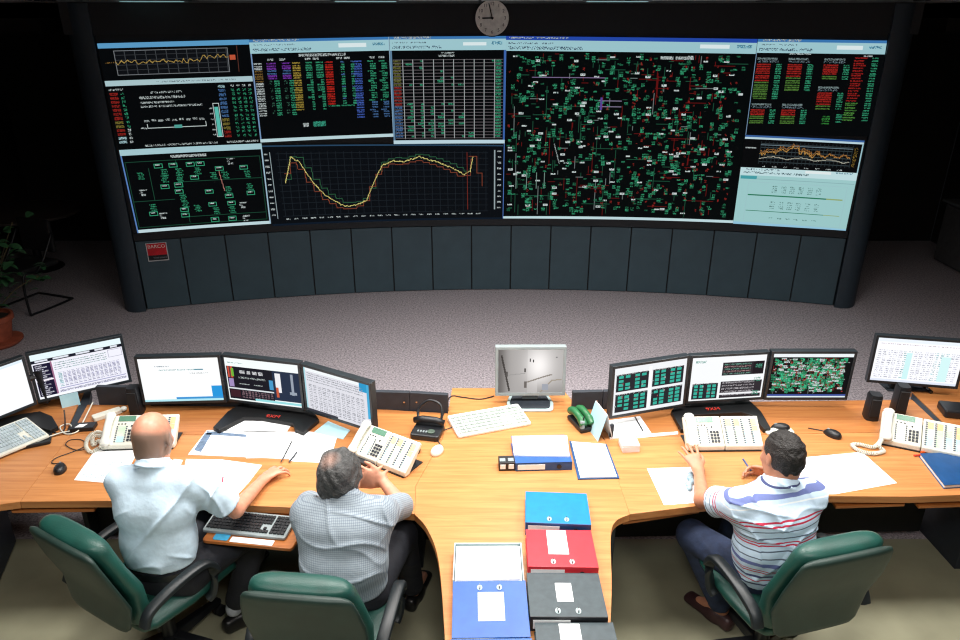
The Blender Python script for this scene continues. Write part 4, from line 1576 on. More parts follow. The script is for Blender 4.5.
def binder(label, cs, z, m, label_at=None, spine_front=True, H=0.072, spine_m=None, rings=True, spine_label=True, depth=0.264, group=None):
    """Lever-arch file lying flat. cs: pixels of the two visible near corners of its lid at height z + H."""
    a, b_ = at(*cs[0], z + H), at(*cs[1], z + H)
    d = b_ - a
    yaw = math.atan2(d.y, d.x)
    W = 0.5 * d.length + 0.5 * 0.305
    mid = (a + b_) / 2
    t = thing('ring_binder', label, 'binder', (mid.x, mid.y, z), yaw)
    s = 1 if spine_front else -1
    o = 0.0 if spine_front else depth

    def Y(y):
        return o + s * y
    th = 0.003
    zr = H * 0.72 if rings else H                     # lid slopes down away from the spine
    def plate(nm, pts, mm):
        MB().extrude([Vector(p) for p in pts], (0, 0, -th)).build(nm, mm, t, bevel=0.001)
    plate('lid', [(-W / 2, Y(0), H), (W / 2, Y(0), H), (W / 2, Y(depth), zr), (-W / 2, Y(depth), zr)], m)
    plate('bottom_board', [(-W / 2, Y(0), th), (W / 2, Y(0), th), (W / 2, Y(depth), th), (-W / 2, Y(depth), th)], m)
    MB().box((0, Y(0.002), H / 2), (W, 0.004, H)).build('spine', spine_m or m, t, bevel=0.001)
    pg = MB()
    x0, x1 = -W / 2 + 0.006, W / 2 - 0.012
    prof = [(0.03, 0.004), (depth - 0.008, 0.004), (depth - 0.008, zr - 0.012), (0.03, H - 0.016)]
    pg.extrude([Vector((x0, Y(y), zz)) for y, zz in prof], (x1 - x0, 0, 0))
    pg.build('page_block', M['paper'], t)
    if spine_label:
        MB().box((-W * 0.22, Y(-0.001), H / 2), (W * 0.48, 0.002, H * 0.6)).build('spine_label', M['paper'], t)
        MB().add([], [])
        ring = [(0.013 * math.cos(k * PI / 8), 0.013 * math.sin(k * PI / 8)) for k in range(16)]
        MB().extrude([Vector((W * 0.27 + x, Y(-0.0005), H / 2 + zz)) for x, zz in ring], (0, Y(-0.004) - Y(-0.0005), 0)).build('finger_hole', M['black'], t)
    if label_at:
        lx, ly, lw, ld = label_at
        def zl(y):
            return H + (zr - H) * y / depth + 0.0012
        MB().extrude([Vector((lx - lw / 2, Y(ly), zl(ly))), Vector((lx + lw / 2, Y(ly), zl(ly))), Vector((lx + lw / 2, Y(ly + ld), zl(ly + ld))), Vector((lx - lw / 2, Y(ly + ld), zl(ly + ld)))],
                     (0, 0, -0.001)).build('cover_label', M['paper'], t)
    if rings:
        for x in (-0.04, 0.04):
            yy = 0.035
            hh = H + (zr - H) * yy / depth
            MB().tube(bez([(x, Y(yy - 0.012), hh - 0.004), (x, Y(yy - 0.008), hh + 0.010), (x, Y(yy + 0.008), hh + 0.010), (x, Y(yy + 0.012), hh - 0.004)], 5), 0.0026, 6).build('ring', RINGM, t, smooth='all')
            c8 = [(x + 0.011 * math.cos(k * PI / 6), Y(yy) + 0.016 * math.sin(k * PI / 6), hh + 0.0008) for k in range(12)]
            MB().extrude(c8, (0, 0, 0.0008)).build('ring_hole', M['silver_light'], t)
    return t


binder('light blue ring binder lying topmost in the right-hand row of binders', [(526, 522.5), (590.8, 525)], ZD, M['cyan'], spine_m=M['navy'])
binder('red ring binder with a tall white cover label', [(529, 566.5), (598, 567.5)], ZD, M['red'], label_at=(-0.012, 0.085, 0.088, 0.172))
binder('dark grey ring binder lying between the red one and the nearest grey one', [(530.5, 617), (608, 617.5)], ZD, M['grey_board'], label_at=(-0.005, 0.088, 0.066, 0.11),
       spine_m=M['black'])
binder('dark grey ring binder nearest the camera, cut by the lower edge of the photo', [(540, 676), (626, 676)], ZD, M['grey_board'], label_at=(-0.02, 0.15, 0.08, 0.105), spine_m=M['black'])
binder('blue ring binder with a square white label and its rings at the far side', [(452.5, 634), (530, 633)], ZD, M['blue'], label_at=(0.004, 0.06, 0.104, 0.14), spine_front=False,
       depth=0.275)
binder('blue ring binder at the lower edge in front of the labelled blue one', [(449, 703), (538, 702)], ZD, M['blue'], spine_front=False, depth=0.272)


def sheet(label, pxs, z=ZD, th=0.0015, m=None, cat='paper', name='paper_sheet', ras=None):
    P = [at(*p, z + th) for p in pxs]
    c = sum(P, Vector()) / len(P)
    c.z = z
    o = MB().prism([((p - c).x, (p - c).y) for p in P], 0, th).build(name, m or M['paper'], None, c)
    tag(o, label, cat)
    if ras is not None:
        print_mesh('printed_face', ras, bilin(*[(p - c) + Vector((0, 0, 0.0004)) for p in P]), M['print'], o)
    return o


def print_lines(w=60, h=40, n=10, dark=(150, 160, 180), head=True):
    r = Ras(w, h, 1.5, (238, 240, 242))
    if head:
        r.rect(w * 0.35, 2, w * 0.55, 3, (120, 125, 140))
    for i in range(n):
        r.txt(w * 0.08, 6 + i * (h - 8) / n, w * r.r.uniform(0.5, 0.85), 1.0, dark, 0.4)
    return r


# open folder of white sheets behind the blue binder
wf = thing('open_folder', 'pile of white sheets in a pale open folder behind the labelled blue binder', 'folder', at(488.5, 580, ZD + 0.06), 0)
wf.location.z = ZD
MB().box((0, 0.112, 0.004), (0.30, 0.235, 0.008)).build('bottom_board', M['silver'], wf, bevel=0.002)
MB().box((0.0, 0.109, 0.030), (0.28, 0.215, 0.044)).build('page_block', M['paper'], wf)
MB().box((0.0, 0.106, 0.056), (0.268, 0.204, 0.008)).build('top_sheets', mat('top_sheet', (242, 242, 244), 0.8, noise=0.01), wf, rotz=RAD(0.6))
for x in (-0.146, 0.146):
    MB().box((x, 0.112, 0.032), (0.005, 0.226, 0.056)).build('side_flap', M['silver_light'], wf)
MB().box((0, 0.227, 0.032), (0.297, 0.005, 0.056)).build('rear_flap', M['silver_light'], wf)

# blue binder with loose sheets near the keyboard
nb = binder('blue ring binder under loose white sheets in the middle of the centre desk', [(516, 463.5), (572, 462)], ZD, M['blue'], rings=False, H=0.05, depth=0.27, spine_m=M['navy'])
sheet('loose white sheets on the blue binder in the middle of the centre desk', [(512, 436), (567, 435.5), (569.5, 456), (514, 455)], ZD + 0.05, 0.008)
dp = thing('file_box', 'small black and white file block at the left end of the blue binder', 'box', at(507, 471), RAD(3))
MB().box((0, 0.035, 0.025), (0.085, 0.07, 0.05)).build('body', M['black'], dp, bevel=0.003)
for x in (-0.022, 0.022):
    MB().box((x, -0.001, 0.027), (0.028, 0.003, 0.026)).build('label', M['paper'], dp)
    MB().box((x, 0.03, 0.0505), (0.030, 0.03, 0.002)).build('label', M['silver'], dp)
fo = sheet('white pad in a dark-edged folder right of the blue binder with loose sheets', [(569.4, 441), (606.6, 444), (619.5, 478), (578, 479)], ZD, 0.006, M['navy'], 'folder', 'document_folder')
P = [at(*p, ZD + 0.012) - fo.location for p in ((571.5, 441.5), (605, 444), (617, 476.3), (580.5, 477.2))]
MB().prism([(p.x, p.y) for p in P], 0.006, 0.012).build('sheet_block', M['paper'], fo)

# ------------------------------------------------------------------ papers
sheet('printed white sheet on the desk at the bald man\'s left', [(96, 449), (140, 448), (120, 484), (74, 480)], ras=print_lines(60, 46, 11, (150, 190, 200)))
sheet('white sheets under the left-hand triple monitor stand', [(231, 418), (277, 421), (291, 425), (286, 432.5), (222, 431)], ZD, 0.003)
fd = sheet('wide white plan with a dark blue printed border', [(207, 430), (300, 432), (303, 434), (291, 459), (188, 454.5)], ZD, 0.003)
bd = MB()
for quad in (((205, 433), (212, 433), (201, 452), (194, 450)), ((207, 431), (247, 434.5), (246, 437), (206, 434.5))):
    P = [at(*p, ZD + 0.0036) - fd.location for p in quad]
    bd.prism([(p.x, p.y) for p in P], 0.003, 0.0036)
bd.build('printed_border', mat('plan_border', (96, 116, 140), 0.8, noise=0.12, nscale=50), fd)
sheet('large white sheet in front of the bald man\'s right arm', [(186, 459), (222, 459.5), (262, 465), (249, 482), (238, 494), (180, 490)], ZD, 0.002)
sheet('white sheet between the plan and the hand of the bald man', [(250, 437), (300, 433), (293, 456.5), (246, 458)], ZD, 0.0045)
sheet('white sheet to the left of the grey-haired man', [(302, 431), (338, 434), (329, 463), (289, 461)], ZD, 0.002)
sheet('pale blue sheet half under the rightmost of the left three monitors', [(328, 421), (350, 430), (343, 439), (314, 432)], ZD, 0.0035, M['paper_blue'])
sheet('small printed card near the bald man\'s shoulder', [(174, 459), (183, 460), (180, 466), (171, 464.5)], ZD, 0.0015, ras=print_lines(20, 12, 3, (110, 120, 150), False))
sheet('white sheet on the right desk left of the polo-shirted man', [(647, 468.5), (692, 467), (707, 502), (664, 505)], ZD, 0.0015)
sheet('wide white sheet on the right desk at the polo-shirted man\'s elbow', [(796, 458), (862, 452), (897, 483), (836, 494), (800, 495)], ZD, 0.0015)
sheet('stack of white sheets left of the right-hand triple monitor', [(604, 421), (640, 416), (652, 434), (610, 438)], ZD, 0.01)
sheet('narrow white paper strip before the right-hand monitor stand', [(643, 434), (678, 431.5), (678, 434), (636, 438)], ZD, 0.003)
tag(MB().tube([at(635, 417, ZD + 0.013), at(643, 431, ZD + 0.013)], 0.004, 8).build('pencil', M['black'], None), 'black pencil lying on the stack of white sheets', 'pen')

tc = thing('tent_card', 'folded standing card with pale blue print beside the green telephone', 'card', at(592, 434), RAD(-76))
MB().extrude([(-0.085, 0, 0), (0.085, 0, 0), (0.085, 0.045, 0.165), (-0.085, 0.045, 0.165)], (0, 0.002, 0)).build('front_leaf', M['paper_blue'], tc)
MB().extrude([(-0.085, 0.09, 0), (0.085, 0.09, 0), (0.085, 0.048, 0.165), (-0.085, 0.048, 0.165)], (0, 0.002, 0)).build('rear_leaf', M['paper'], tc)
mk = thing('marker', 'black marker standing upright beside the folded card', 'pen', at(611, 438))
MB().lathe([(0.011, 0), (0.011, 0.07), (0.007, 0.075)], 12).build('barrel', M['black'], mk, smooth=True)
MB().lathe([(0.0125, 0.05), (0.0125, 0.085), (0.009, 0.09)], 12).build('cap', M['charcoal'], mk, smooth=True)
sp = thing('scissor_handle', 'grey pen holder tip beside the green telephone', 'pen holder', at(582, 432), RAD(10))
MB().lathe([(0.014, 0), (0.016, 0.07), (0.012, 0.075)], 14).build('cup', M['silver'], sp, smooth=True)
MB().tube([(0.0, 0, 0.06), (0.01, 0.005, 0.10)], 0.004, 6).build('pen', M['black'], sp)
nc = thing('note_cube', 'white cube of note slips in front of the stack of sheets', 'note pad', at(631, 452.5), RAD(4))
for k in range(4):
    MB().box((rng.uniform(-.001, .001), 0.045, 0.006 + k * 0.011), (0.095, 0.09, 0.0105)).build('slip_block', mat('slip_paper', (226, 220, 222), 0.8, noise=0.02), nc, rotz=rng.uniform(-.02, .02))
wb = thing('receiver', 'small white remote receiver lying behind the bald man\'s telephone', 'receiver', at(111, 415), RAD(42))
MB().prism(rounded([(-0.10, -0.027), (0.06, -0.027), (0.06, 0.027), (-0.10, 0.027)], 0.012, 4), 0, 0.028).build('body', M['ivory_pl'], wb, bevel=0.005)
MB().ball((0.075, 0.0, 0.014), (0.020, 0.024, 0.014), 12, 8).build('tip', M['white_pl'], wb, smooth='all')
gb = thing('adapter_box', 'small black box with a white label on the desk joint', 'box', at(83, 430.5), RAD(8))
MB().box((0, 0.02, 0.012), (0.13, 0.07, 0.024)).build('body', M['black'], gb, bevel=0.003)
MB().extrude([(-0.04, -0.003, 0.0245), (0.005, -0.003, 0.0245), (0.02, 0.03, 0.0245), (-0.025, 0.03, 0.0245)], (0, 0, 0.001)).build('label', M['paper'], gb)
# cables at the desk joint
tag(MB().tube(bez([at(45, 438, .752), at(60, 433, .746), at(72, 430, .75), at(69, 424, .75), at(60, 427, .746), at(66, 434, .746), at(78, 431, .75), at(84, 420, .76), at(93, 402, .77)], 10), 0.004, 6)
    .build('cable', M['ivory_pl'], None, smooth='all'), 'pale cable looping from the keyboard to the desk joint', 'cable')
tag(MB().tube(bez([at(64, 410, .80), at(65, 420, .76), at(64, 430, .746), at(56, 433, .746), at(48, 426, .746), at(38, 418, .75)], 10), 0.004, 6)
    .build('cable', M['black'], None, smooth='all'), 'thin black cable hanging below the blue sticky note', 'cable')
tag(MB().tube(bez([at(494, 396, .745), at(480, 399, .745), at(462, 397, .745), at(452, 396, .745), at(447, 402, .745), at(444, 412, .745), at(441, 420, .744)], 10), 0.0035, 6)
    .build('cable', M['black'], None, smooth='all'), 'black cable from the silver monitor along the desk edge', 'cable')
p = at(62, 398, 0.80)
sn = tag(MB().extrude([(-0.05, 0, -0.10), (0.05, 0, -0.10), (0.05, 0.01, 0.01), (-0.05, 0.01, 0.01)], (0, 0.002, 0)).build('sticky_note', M['paper_blue'], None, (-2.518, 3.885, 0.812), RAD(32)),
         'pale blue sticky note hanging from the lower edge of the table monitor', 'note')

# pens, notebook, trinket on the right
tag(MB().tube([at(921, 452, .748), at(935, 451, .748)], 0.006, 8).build('pen', mat('orange_pen', (226, 92, 40), 0.4), None), 'orange pen lying behind the blue notebook', 'pen')
tag(MB().tube([at(914, 455.5, .748), at(931, 454, .748)], 0.005, 8).build('pen', mat('red_pen', (206, 60, 40), 0.4), None), 'red pen lying nearest the blue notebook', 'pen')
bk = thing('notebook', 'closed dark blue notebook at the right edge of the right desk', 'notebook', at(944, 488.5), RAD(4))
MB().prism([tuple((at(*c) - at(944, 488.5)).to_2d()) for c in ((920, 457.5), (955, 456), (984, 486), (944, 488.5))], 0.002, 0.020).build('page_block', M['paper'], bk)
for z in (0.0, 0.020):
    MB().prism([tuple((at(*c) - at(944, 488.5)).to_2d()) for c in ((919, 457), (956, 455.5), (986, 486.5), (943.5, 489))], z, z + 0.003).build('cover', M['navy'], bk)
for o in bk.children:
    o.rotation_euler.z = -bk.rotation_euler.z
tk = thing('key_fob', 'crumpled pale blue wrapper on the sheet left of the polo-shirted man', 'wrapper', at(690, 484), RAD(70))
bb = MB()
for k in range(5):
    bb.ball((0.03 * k - 0.05, 0.008 * math.sin(k * 2.3), 0.012), (0.022, 0.016 + 0.004 * (k % 2), 0.012), 8, 6)
bb.build('wrapper', mat('wrapper_blue', (150, 176, 190), 0.35), tk)
tag(MB().prism(rounded([(-0.10, -0.07), (0.10, -0.07), (0.10, 0.07), (-0.10, 0.07)], 0.02, 4), 0, 0.05).build('router_box', M['black'], None, at(958, 414), RAD(-12), bevel=0.01),
    'flat black box on the outer right desk', 'box')
tk.name = 'wrapper'
tk.children[0].name = 'crumpled_foil'
sp.name = 'pen_holder'

# ------------------------------------------------------------------ dim background
pl = thing('potted_plant', 'leafy plant in a terracotta pot in the dim corner at the left', 'plant', (-4.72, 6.42, 0))
MB().lathe([(0.19, 0.0), (0.22, 0.03), (0.22, 0.045), (0.15, 0.045), (0.15, 0.02), (0.02, 0.02)][:3] + [(0.19, 0.05)], 28).build('saucer', M['pot'], pl, smooth=True)
MB().lathe([(0.125, 0.04), (0.165, 0.25), (0.185, 0.25), (0.185, 0.30), (0.160, 0.30), (0.155, 0.265)], 28).build('pot', M['pot'], pl, smooth=True)
MB().cyl((0, 0, 0.25), 0.15, 0.02, 24).build('soil', M['soil'], pl)
r2 = random.Random(11)
leafm = None
for k in range(9):
    a = r2.uniform(0, 2 * PI)
    rr = r2.uniform(0.1, 0.5)
    tip = Vector((math.cos(a) * rr, math.sin(a) * rr * 0.8 + 0.12, r2.uniform(0.55, 1.15)))
    pts = bez([(0, 0, 0.26), tip * 0.5 + Vector((0, 0, 0.2)), tip], 6)
    MB().tube(pts, 0.006, 5).build('stem', M['stem'], pl)
    for j in range(17):
        q = pts[r2.randint(4, len(pts) - 1)] + Vector((r2.uniform(-.13, .13), r2.uniform(-.13, .13), r2.uniform(-.1, .1)))
        if leafm is None:
            bb = MB()
            n = 7
            ring = []
            for i in range(n):
                u = i / (n - 1)
                wd = 0.032 * math.sin(PI * min(u * 0.92 + 0.06, 1)) ** 0.8
                ring.append([(-wd, u * 0.11, 0.01 * math.sin(PI * u) + wd * 0.3), (0, u * 0.11, 0.01 * math.sin(PI * u)), (wd, u * 0.11, 0.01 * math.sin(PI * u) + wd * 0.3)])
            vs = [p for r in ring for p in r]
            fs = []
            for i in range(n - 1):
                for c in range(2):
                    fs.append((i * 3 + c, i * 3 + c + 1, i * 3 + 4 + c, i * 3 + 3 + c))
            lo = bb.add(vs, fs).build('leaf', M['leaf'], pl, smooth='all')
            leafm = lo.data
        else:
            lo = bpy.data.objects.new('leaf', leafm)
            COL.objects.link(lo)
            lo.parent = pl
        lo.location = q
        lo.rotation_euler = (r2.uniform(-0.7, 0.5), r2.uniform(-0.5, 0.5), r2.uniform(0, 2 * PI))
        s = r2.uniform(0.8, 1.25)
        lo.scale = (s, s, s)

vc = thing('visitor_chair', 'dark visitor chair on a black tube frame behind the plant', 'chair', (-4.95, 7.45, 0), RAD(-20))
MB().tube(bez([(-0.26, 0.2, 0.80), (-0.26, -0.05, 0.46), (-0.26, -0.24, 0.44), (-0.26, -0.27, 0.06), (-0.26, -0.2, 0.015), (-0.26, 0.22, 0.015), (-0.2, 0.27, 0.015), (0.2, 0.27, 0.015),
               (0.26, 0.22, 0.015), (0.26, -0.2, 0.015), (0.26, -0.27, 0.06), (0.26, -0.24, 0.44), (0.26, -0.05, 0.46), (0.26, 0.2, 0.80)], 6), 0.013, 8).build('tube_frame', M['black'], vc, smooth='all')
MB().box((0, 0.0, 0.47), (0.48, 0.46, 0.06)).build('seat', M['black_matte'], vc, bevel=0.02)
MB().box((0, 0.22, 0.75), (0.46, 0.05, 0.36)).build('backrest', M['black_matte'], vc, bevel=0.02)
rt = thing('round_table', 'dark round table behind the plant at the left edge', 'table', (-5.62, 8.75, 0))
MB().lathe([(0.60, 0.70), (0.62, 0.71), (0.62, 0.735), (0.60, 0.74)], 40).build('tabletop', mat('dim_tabletop', (70, 62, 58), 0.5), rt, smooth=True)
MB().lathe([(0.05, 0.02), (0.04, 0.70)], 16).build('column', M['black'], rt, smooth=True)
MB().lathe([(0.28, 0.0), (0.26, 0.02), (0.06, 0.03)], 24).build('foot', M['black'], rt, smooth=True)

sb = thing('sideboard', 'low dark sideboard in the dim corner at the right', 'sideboard', (6.2, 8.2, 0))
MB().box((0, 0, 0.40), (0.46, 1.7, 0.76)).build('body', mat('dim_sideboard', (66, 66, 68), 0.6), sb, bevel=0.004)
MB().box((-0.02, 0, 0.80), (0.54, 1.76, 0.03)).build('top', mat('dim_sideboard_top', (92, 96, 98), 0.5), sb, bevel=0.004)
for y in (-0.57, 0, 0.57):
    MB().box((-0.235, y, 0.40), (0.02, 0.54, 0.70)).build('door', mat('dim_door', (80, 80, 82), 0.6), sb, bevel=0.003)
for k in range(6):
    f = thing('file_box', 'upright file on the dim sideboard at the right', 'binder', (6.12, 7.75 + k * 0.09, 0.815), 0, 'files standing on the sideboard')
    MB().box((0, 0, 0.14), (0.26, 0.07, 0.28)).build('case', mat('dim_file', (84, 88, 92), 0.6), f, rotz=0, bevel=0.003)
    MB().box((-0.131, 0, 0.16), (0.003, 0.045, 0.12)).build('label', mat('dim_label', (150, 150, 150), 0.7), f)
struct(MB().box((0, 0, 0), (0.10, 0.02, 0.10)).build('trim_3', mat('switch_plate', (150, 150, 150), 0.5), None, (5.1, YB - 0.01, 1.45), bevel=0.004))
tag(MB().box((0, 0, 0), (0.30, 0.012, 0.42)).build('notice_board', mat('grey_notice', (150, 148, 148), 0.7), None, (-5.12, YB - 0.008, 2.28), bevel=0.003), 'small grey notice board on the dark back wall', 'board')

# ------------------------------------------------------------------ office chairs


def office_chair(label, x, y, rz, back_tilt=0.16):
    t = thing('office_chair', label, 'chair', (x, y, 0), rz, 'green leather office chairs')
    # five-star base
    MB().lathe([(0.035, 0.10), (0.035, 0.28), (0.026, 0.28), (0.026, 0.41)], 16).build('gas_column', M['black'], t, smooth=True)
    for k in range(5):
        a = 2 * PI * k / 5 + 0.35
        c, s = math.cos(a), math.sin(a)
        lg = MB()
        rings = []
        for u, wd, z0, z1 in ((0.03, 0.032, 0.09, 0.145), (0.18, 0.026, 0.085, 0.125), (0.31, 0.019, 0.08, 0.105)):
            rings.append([(c * u - s * v, s * u + c * v, z) for v, z in ((-wd, z0), (wd, z0), (wd * 0.8, z1), (-wd * 0.8, z1))])
        lg.loft([r[::-1] for r in rings])
        lo = lg.build('base_leg', M['black'], t, bevel=0.005)
        cs = MB()
        for off in (-0.014, 0.014):
            ctr = Vector((c * 0.30 - s * off, s * 0.30 + c * off, 0.03))
            ax = Vector((-s, c, 0))
            rg = []
            for e in (-0.009, 0.009):
                rg.append([ctr + ax * e + (Vector((c, s, 0)) * math.cos(2 * PI * j / 16) + Vector((0, 0, 1)) * math.sin(2 * PI * j / 16)) * 0.03 for j in range(16)])
            cs.loft(rg)
        cs.build('caster', M['black_matte'], lo)
    MB().box((0, 0.0, 0.415), (0.24, 0.26, 0.035)).build('seat_mechanism', M['black'], t, bevel=0.006)

    def pillow(rows, sq=3.2, n=28):
        """rows: (centre(y,z), half width, half thickness, tangent angle) -> loft of superellipse sections"""
        rings = []
        for (cy, cz), hw, ht, ang in rows:
            ring = []
            for j in range(n):
                a = 2 * PI * j / n
                ca, sa = math.cos(a), math.sin(a)
                xx = hw * math.copysign(abs(ca) ** (2 / sq), ca)
                tt = ht * math.copysign(abs(sa) ** (2 / 2.4), sa)
                ring.append((xx, cy - tt * math.sin(ang), cz + tt * math.cos(ang)))
            rings.append(ring)
        return MB().loft(rings)
    seat = [((-0.235, 0.462), 0.15, 0.012, 0), ((-0.225, 0.464), 0.205, 0.034, 0), ((-0.18, 0.468), 0.235, 0.046, 0), ((0.0, 0.466), 0.250, 0.050, 0), ((0.17, 0.470), 0.245, 0.052, -0.05),
            ((0.24, 0.462), 0.235, 0.048, -0.35), ((0.272, 0.440), 0.220, 0.034, -0.8), ((0.28, 0.42), 0.17, 0.012, -1.0)]
    pillow(seat).build('seat', M['green_leather'], t, smooth='all')

    def back_pt(u):                                # u 0..1 along the back, (y, z, tangent)
        z = 0.495 + 0.505 * u
        y = -0.235 - back_tilt * (z - 0.46) + 0.035 * math.sin(PI * min(u * 1.5, 1)) - 0.05 * max(0, u - 0.75) ** 1.2
        return y, z
    rows_f, rows_b = [], []
    for u, ws, ts in ((0.0, 0.55, 0.25), (0.015, 0.86, 0.7), (0.05, 0.98, 0.95), (0.2, 1.03, 1), (0.4, 1.05, 1.02), (0.6, 1.02, 0.98), (0.78, 0.96, 1.0), (0.90, 0.90, 1.12), (0.965, 0.84, 1.05),
                     (0.99, 0.74, 0.75), (1.0, 0.5, 0.28)):
        y0, z0 = back_pt(max(u - 0.01, 0))
        y1, z1 = back_pt(min(u + 0.01, 1))
        ang = math.atan2(z1 - z0, y1 - y0)
        y, z = back_pt(u)
        if u > 0.85:
            y -= 0.012 * (u - 0.85) / 0.15
        rows_f.append(((y + 0.012, z), 0.232 * ws, 0.047 * ts, ang))
        if u <= 0.97:
            pass
    for u, ws, ts in ((0.0, 0.5, 0.3), (0.02, 0.76, 0.8), (0.06, 0.86, 1), (0.3, 1.0, 1), (0.6, 1.02, 1), (0.8, 0.96, 1), (0.90, 0.91, 1), (0.935, 0.86, 0.9), (0.95, 0.74, 0.5)):
        y0, z0 = back_pt(max(u - 0.01, 0))
        y1, z1 = back_pt(min(u + 0.01, 1))
        ang = math.atan2(z1 - z0, y1 - y0)
        y, z = back_pt(u)
        rows_b.append(((y - 0.052, z), 0.240 * ws, 0.020 * ts, ang))
    pillow(rows_f, 4).build('backrest', M['green_leather'], t, smooth='all')
    pillow(rows_b, 4.5).build('back_shell', M['green_shell'], t, smooth='all')
    for sx in (-1, 1):
        X = 0.272 * sx
        path = bez([(X, -0.265, 0.55), (X, -0.23, 0.605), (X * 1.03, -0.13, 0.645), (X * 1.05, 0.0, 0.662), (X * 1.05, 0.075, 0.645), (X * 1.02, 0.115, 0.57), (X * 0.97, 0.10, 0.46), (X * 0.92, 0.07, 0.425)], 6)
        MB().sweep(path, [(-0.026, -0.012), (0.026, -0.012), (0.026, 0.008), (0.016, 0.016), (-0.016, 0.016), (-0.026, 0.008)]).build('armrest', M['arm_grey'], t, smooth=True, bevel=0.003)
    return t


office_chair('green leather office chair turned aside, under the bald man', -1.535, 2.686, RAD(-30))
office_chair('green leather office chair seen squarely from behind, under the grey-haired man', -0.645, 2.435, RAD(-6))
office_chair('green leather office chair under the man in the striped polo shirt', 1.378, 2.645, RAD(15))

# ------------------------------------------------------------------ people: smooth solid fields, meshed by surface nets


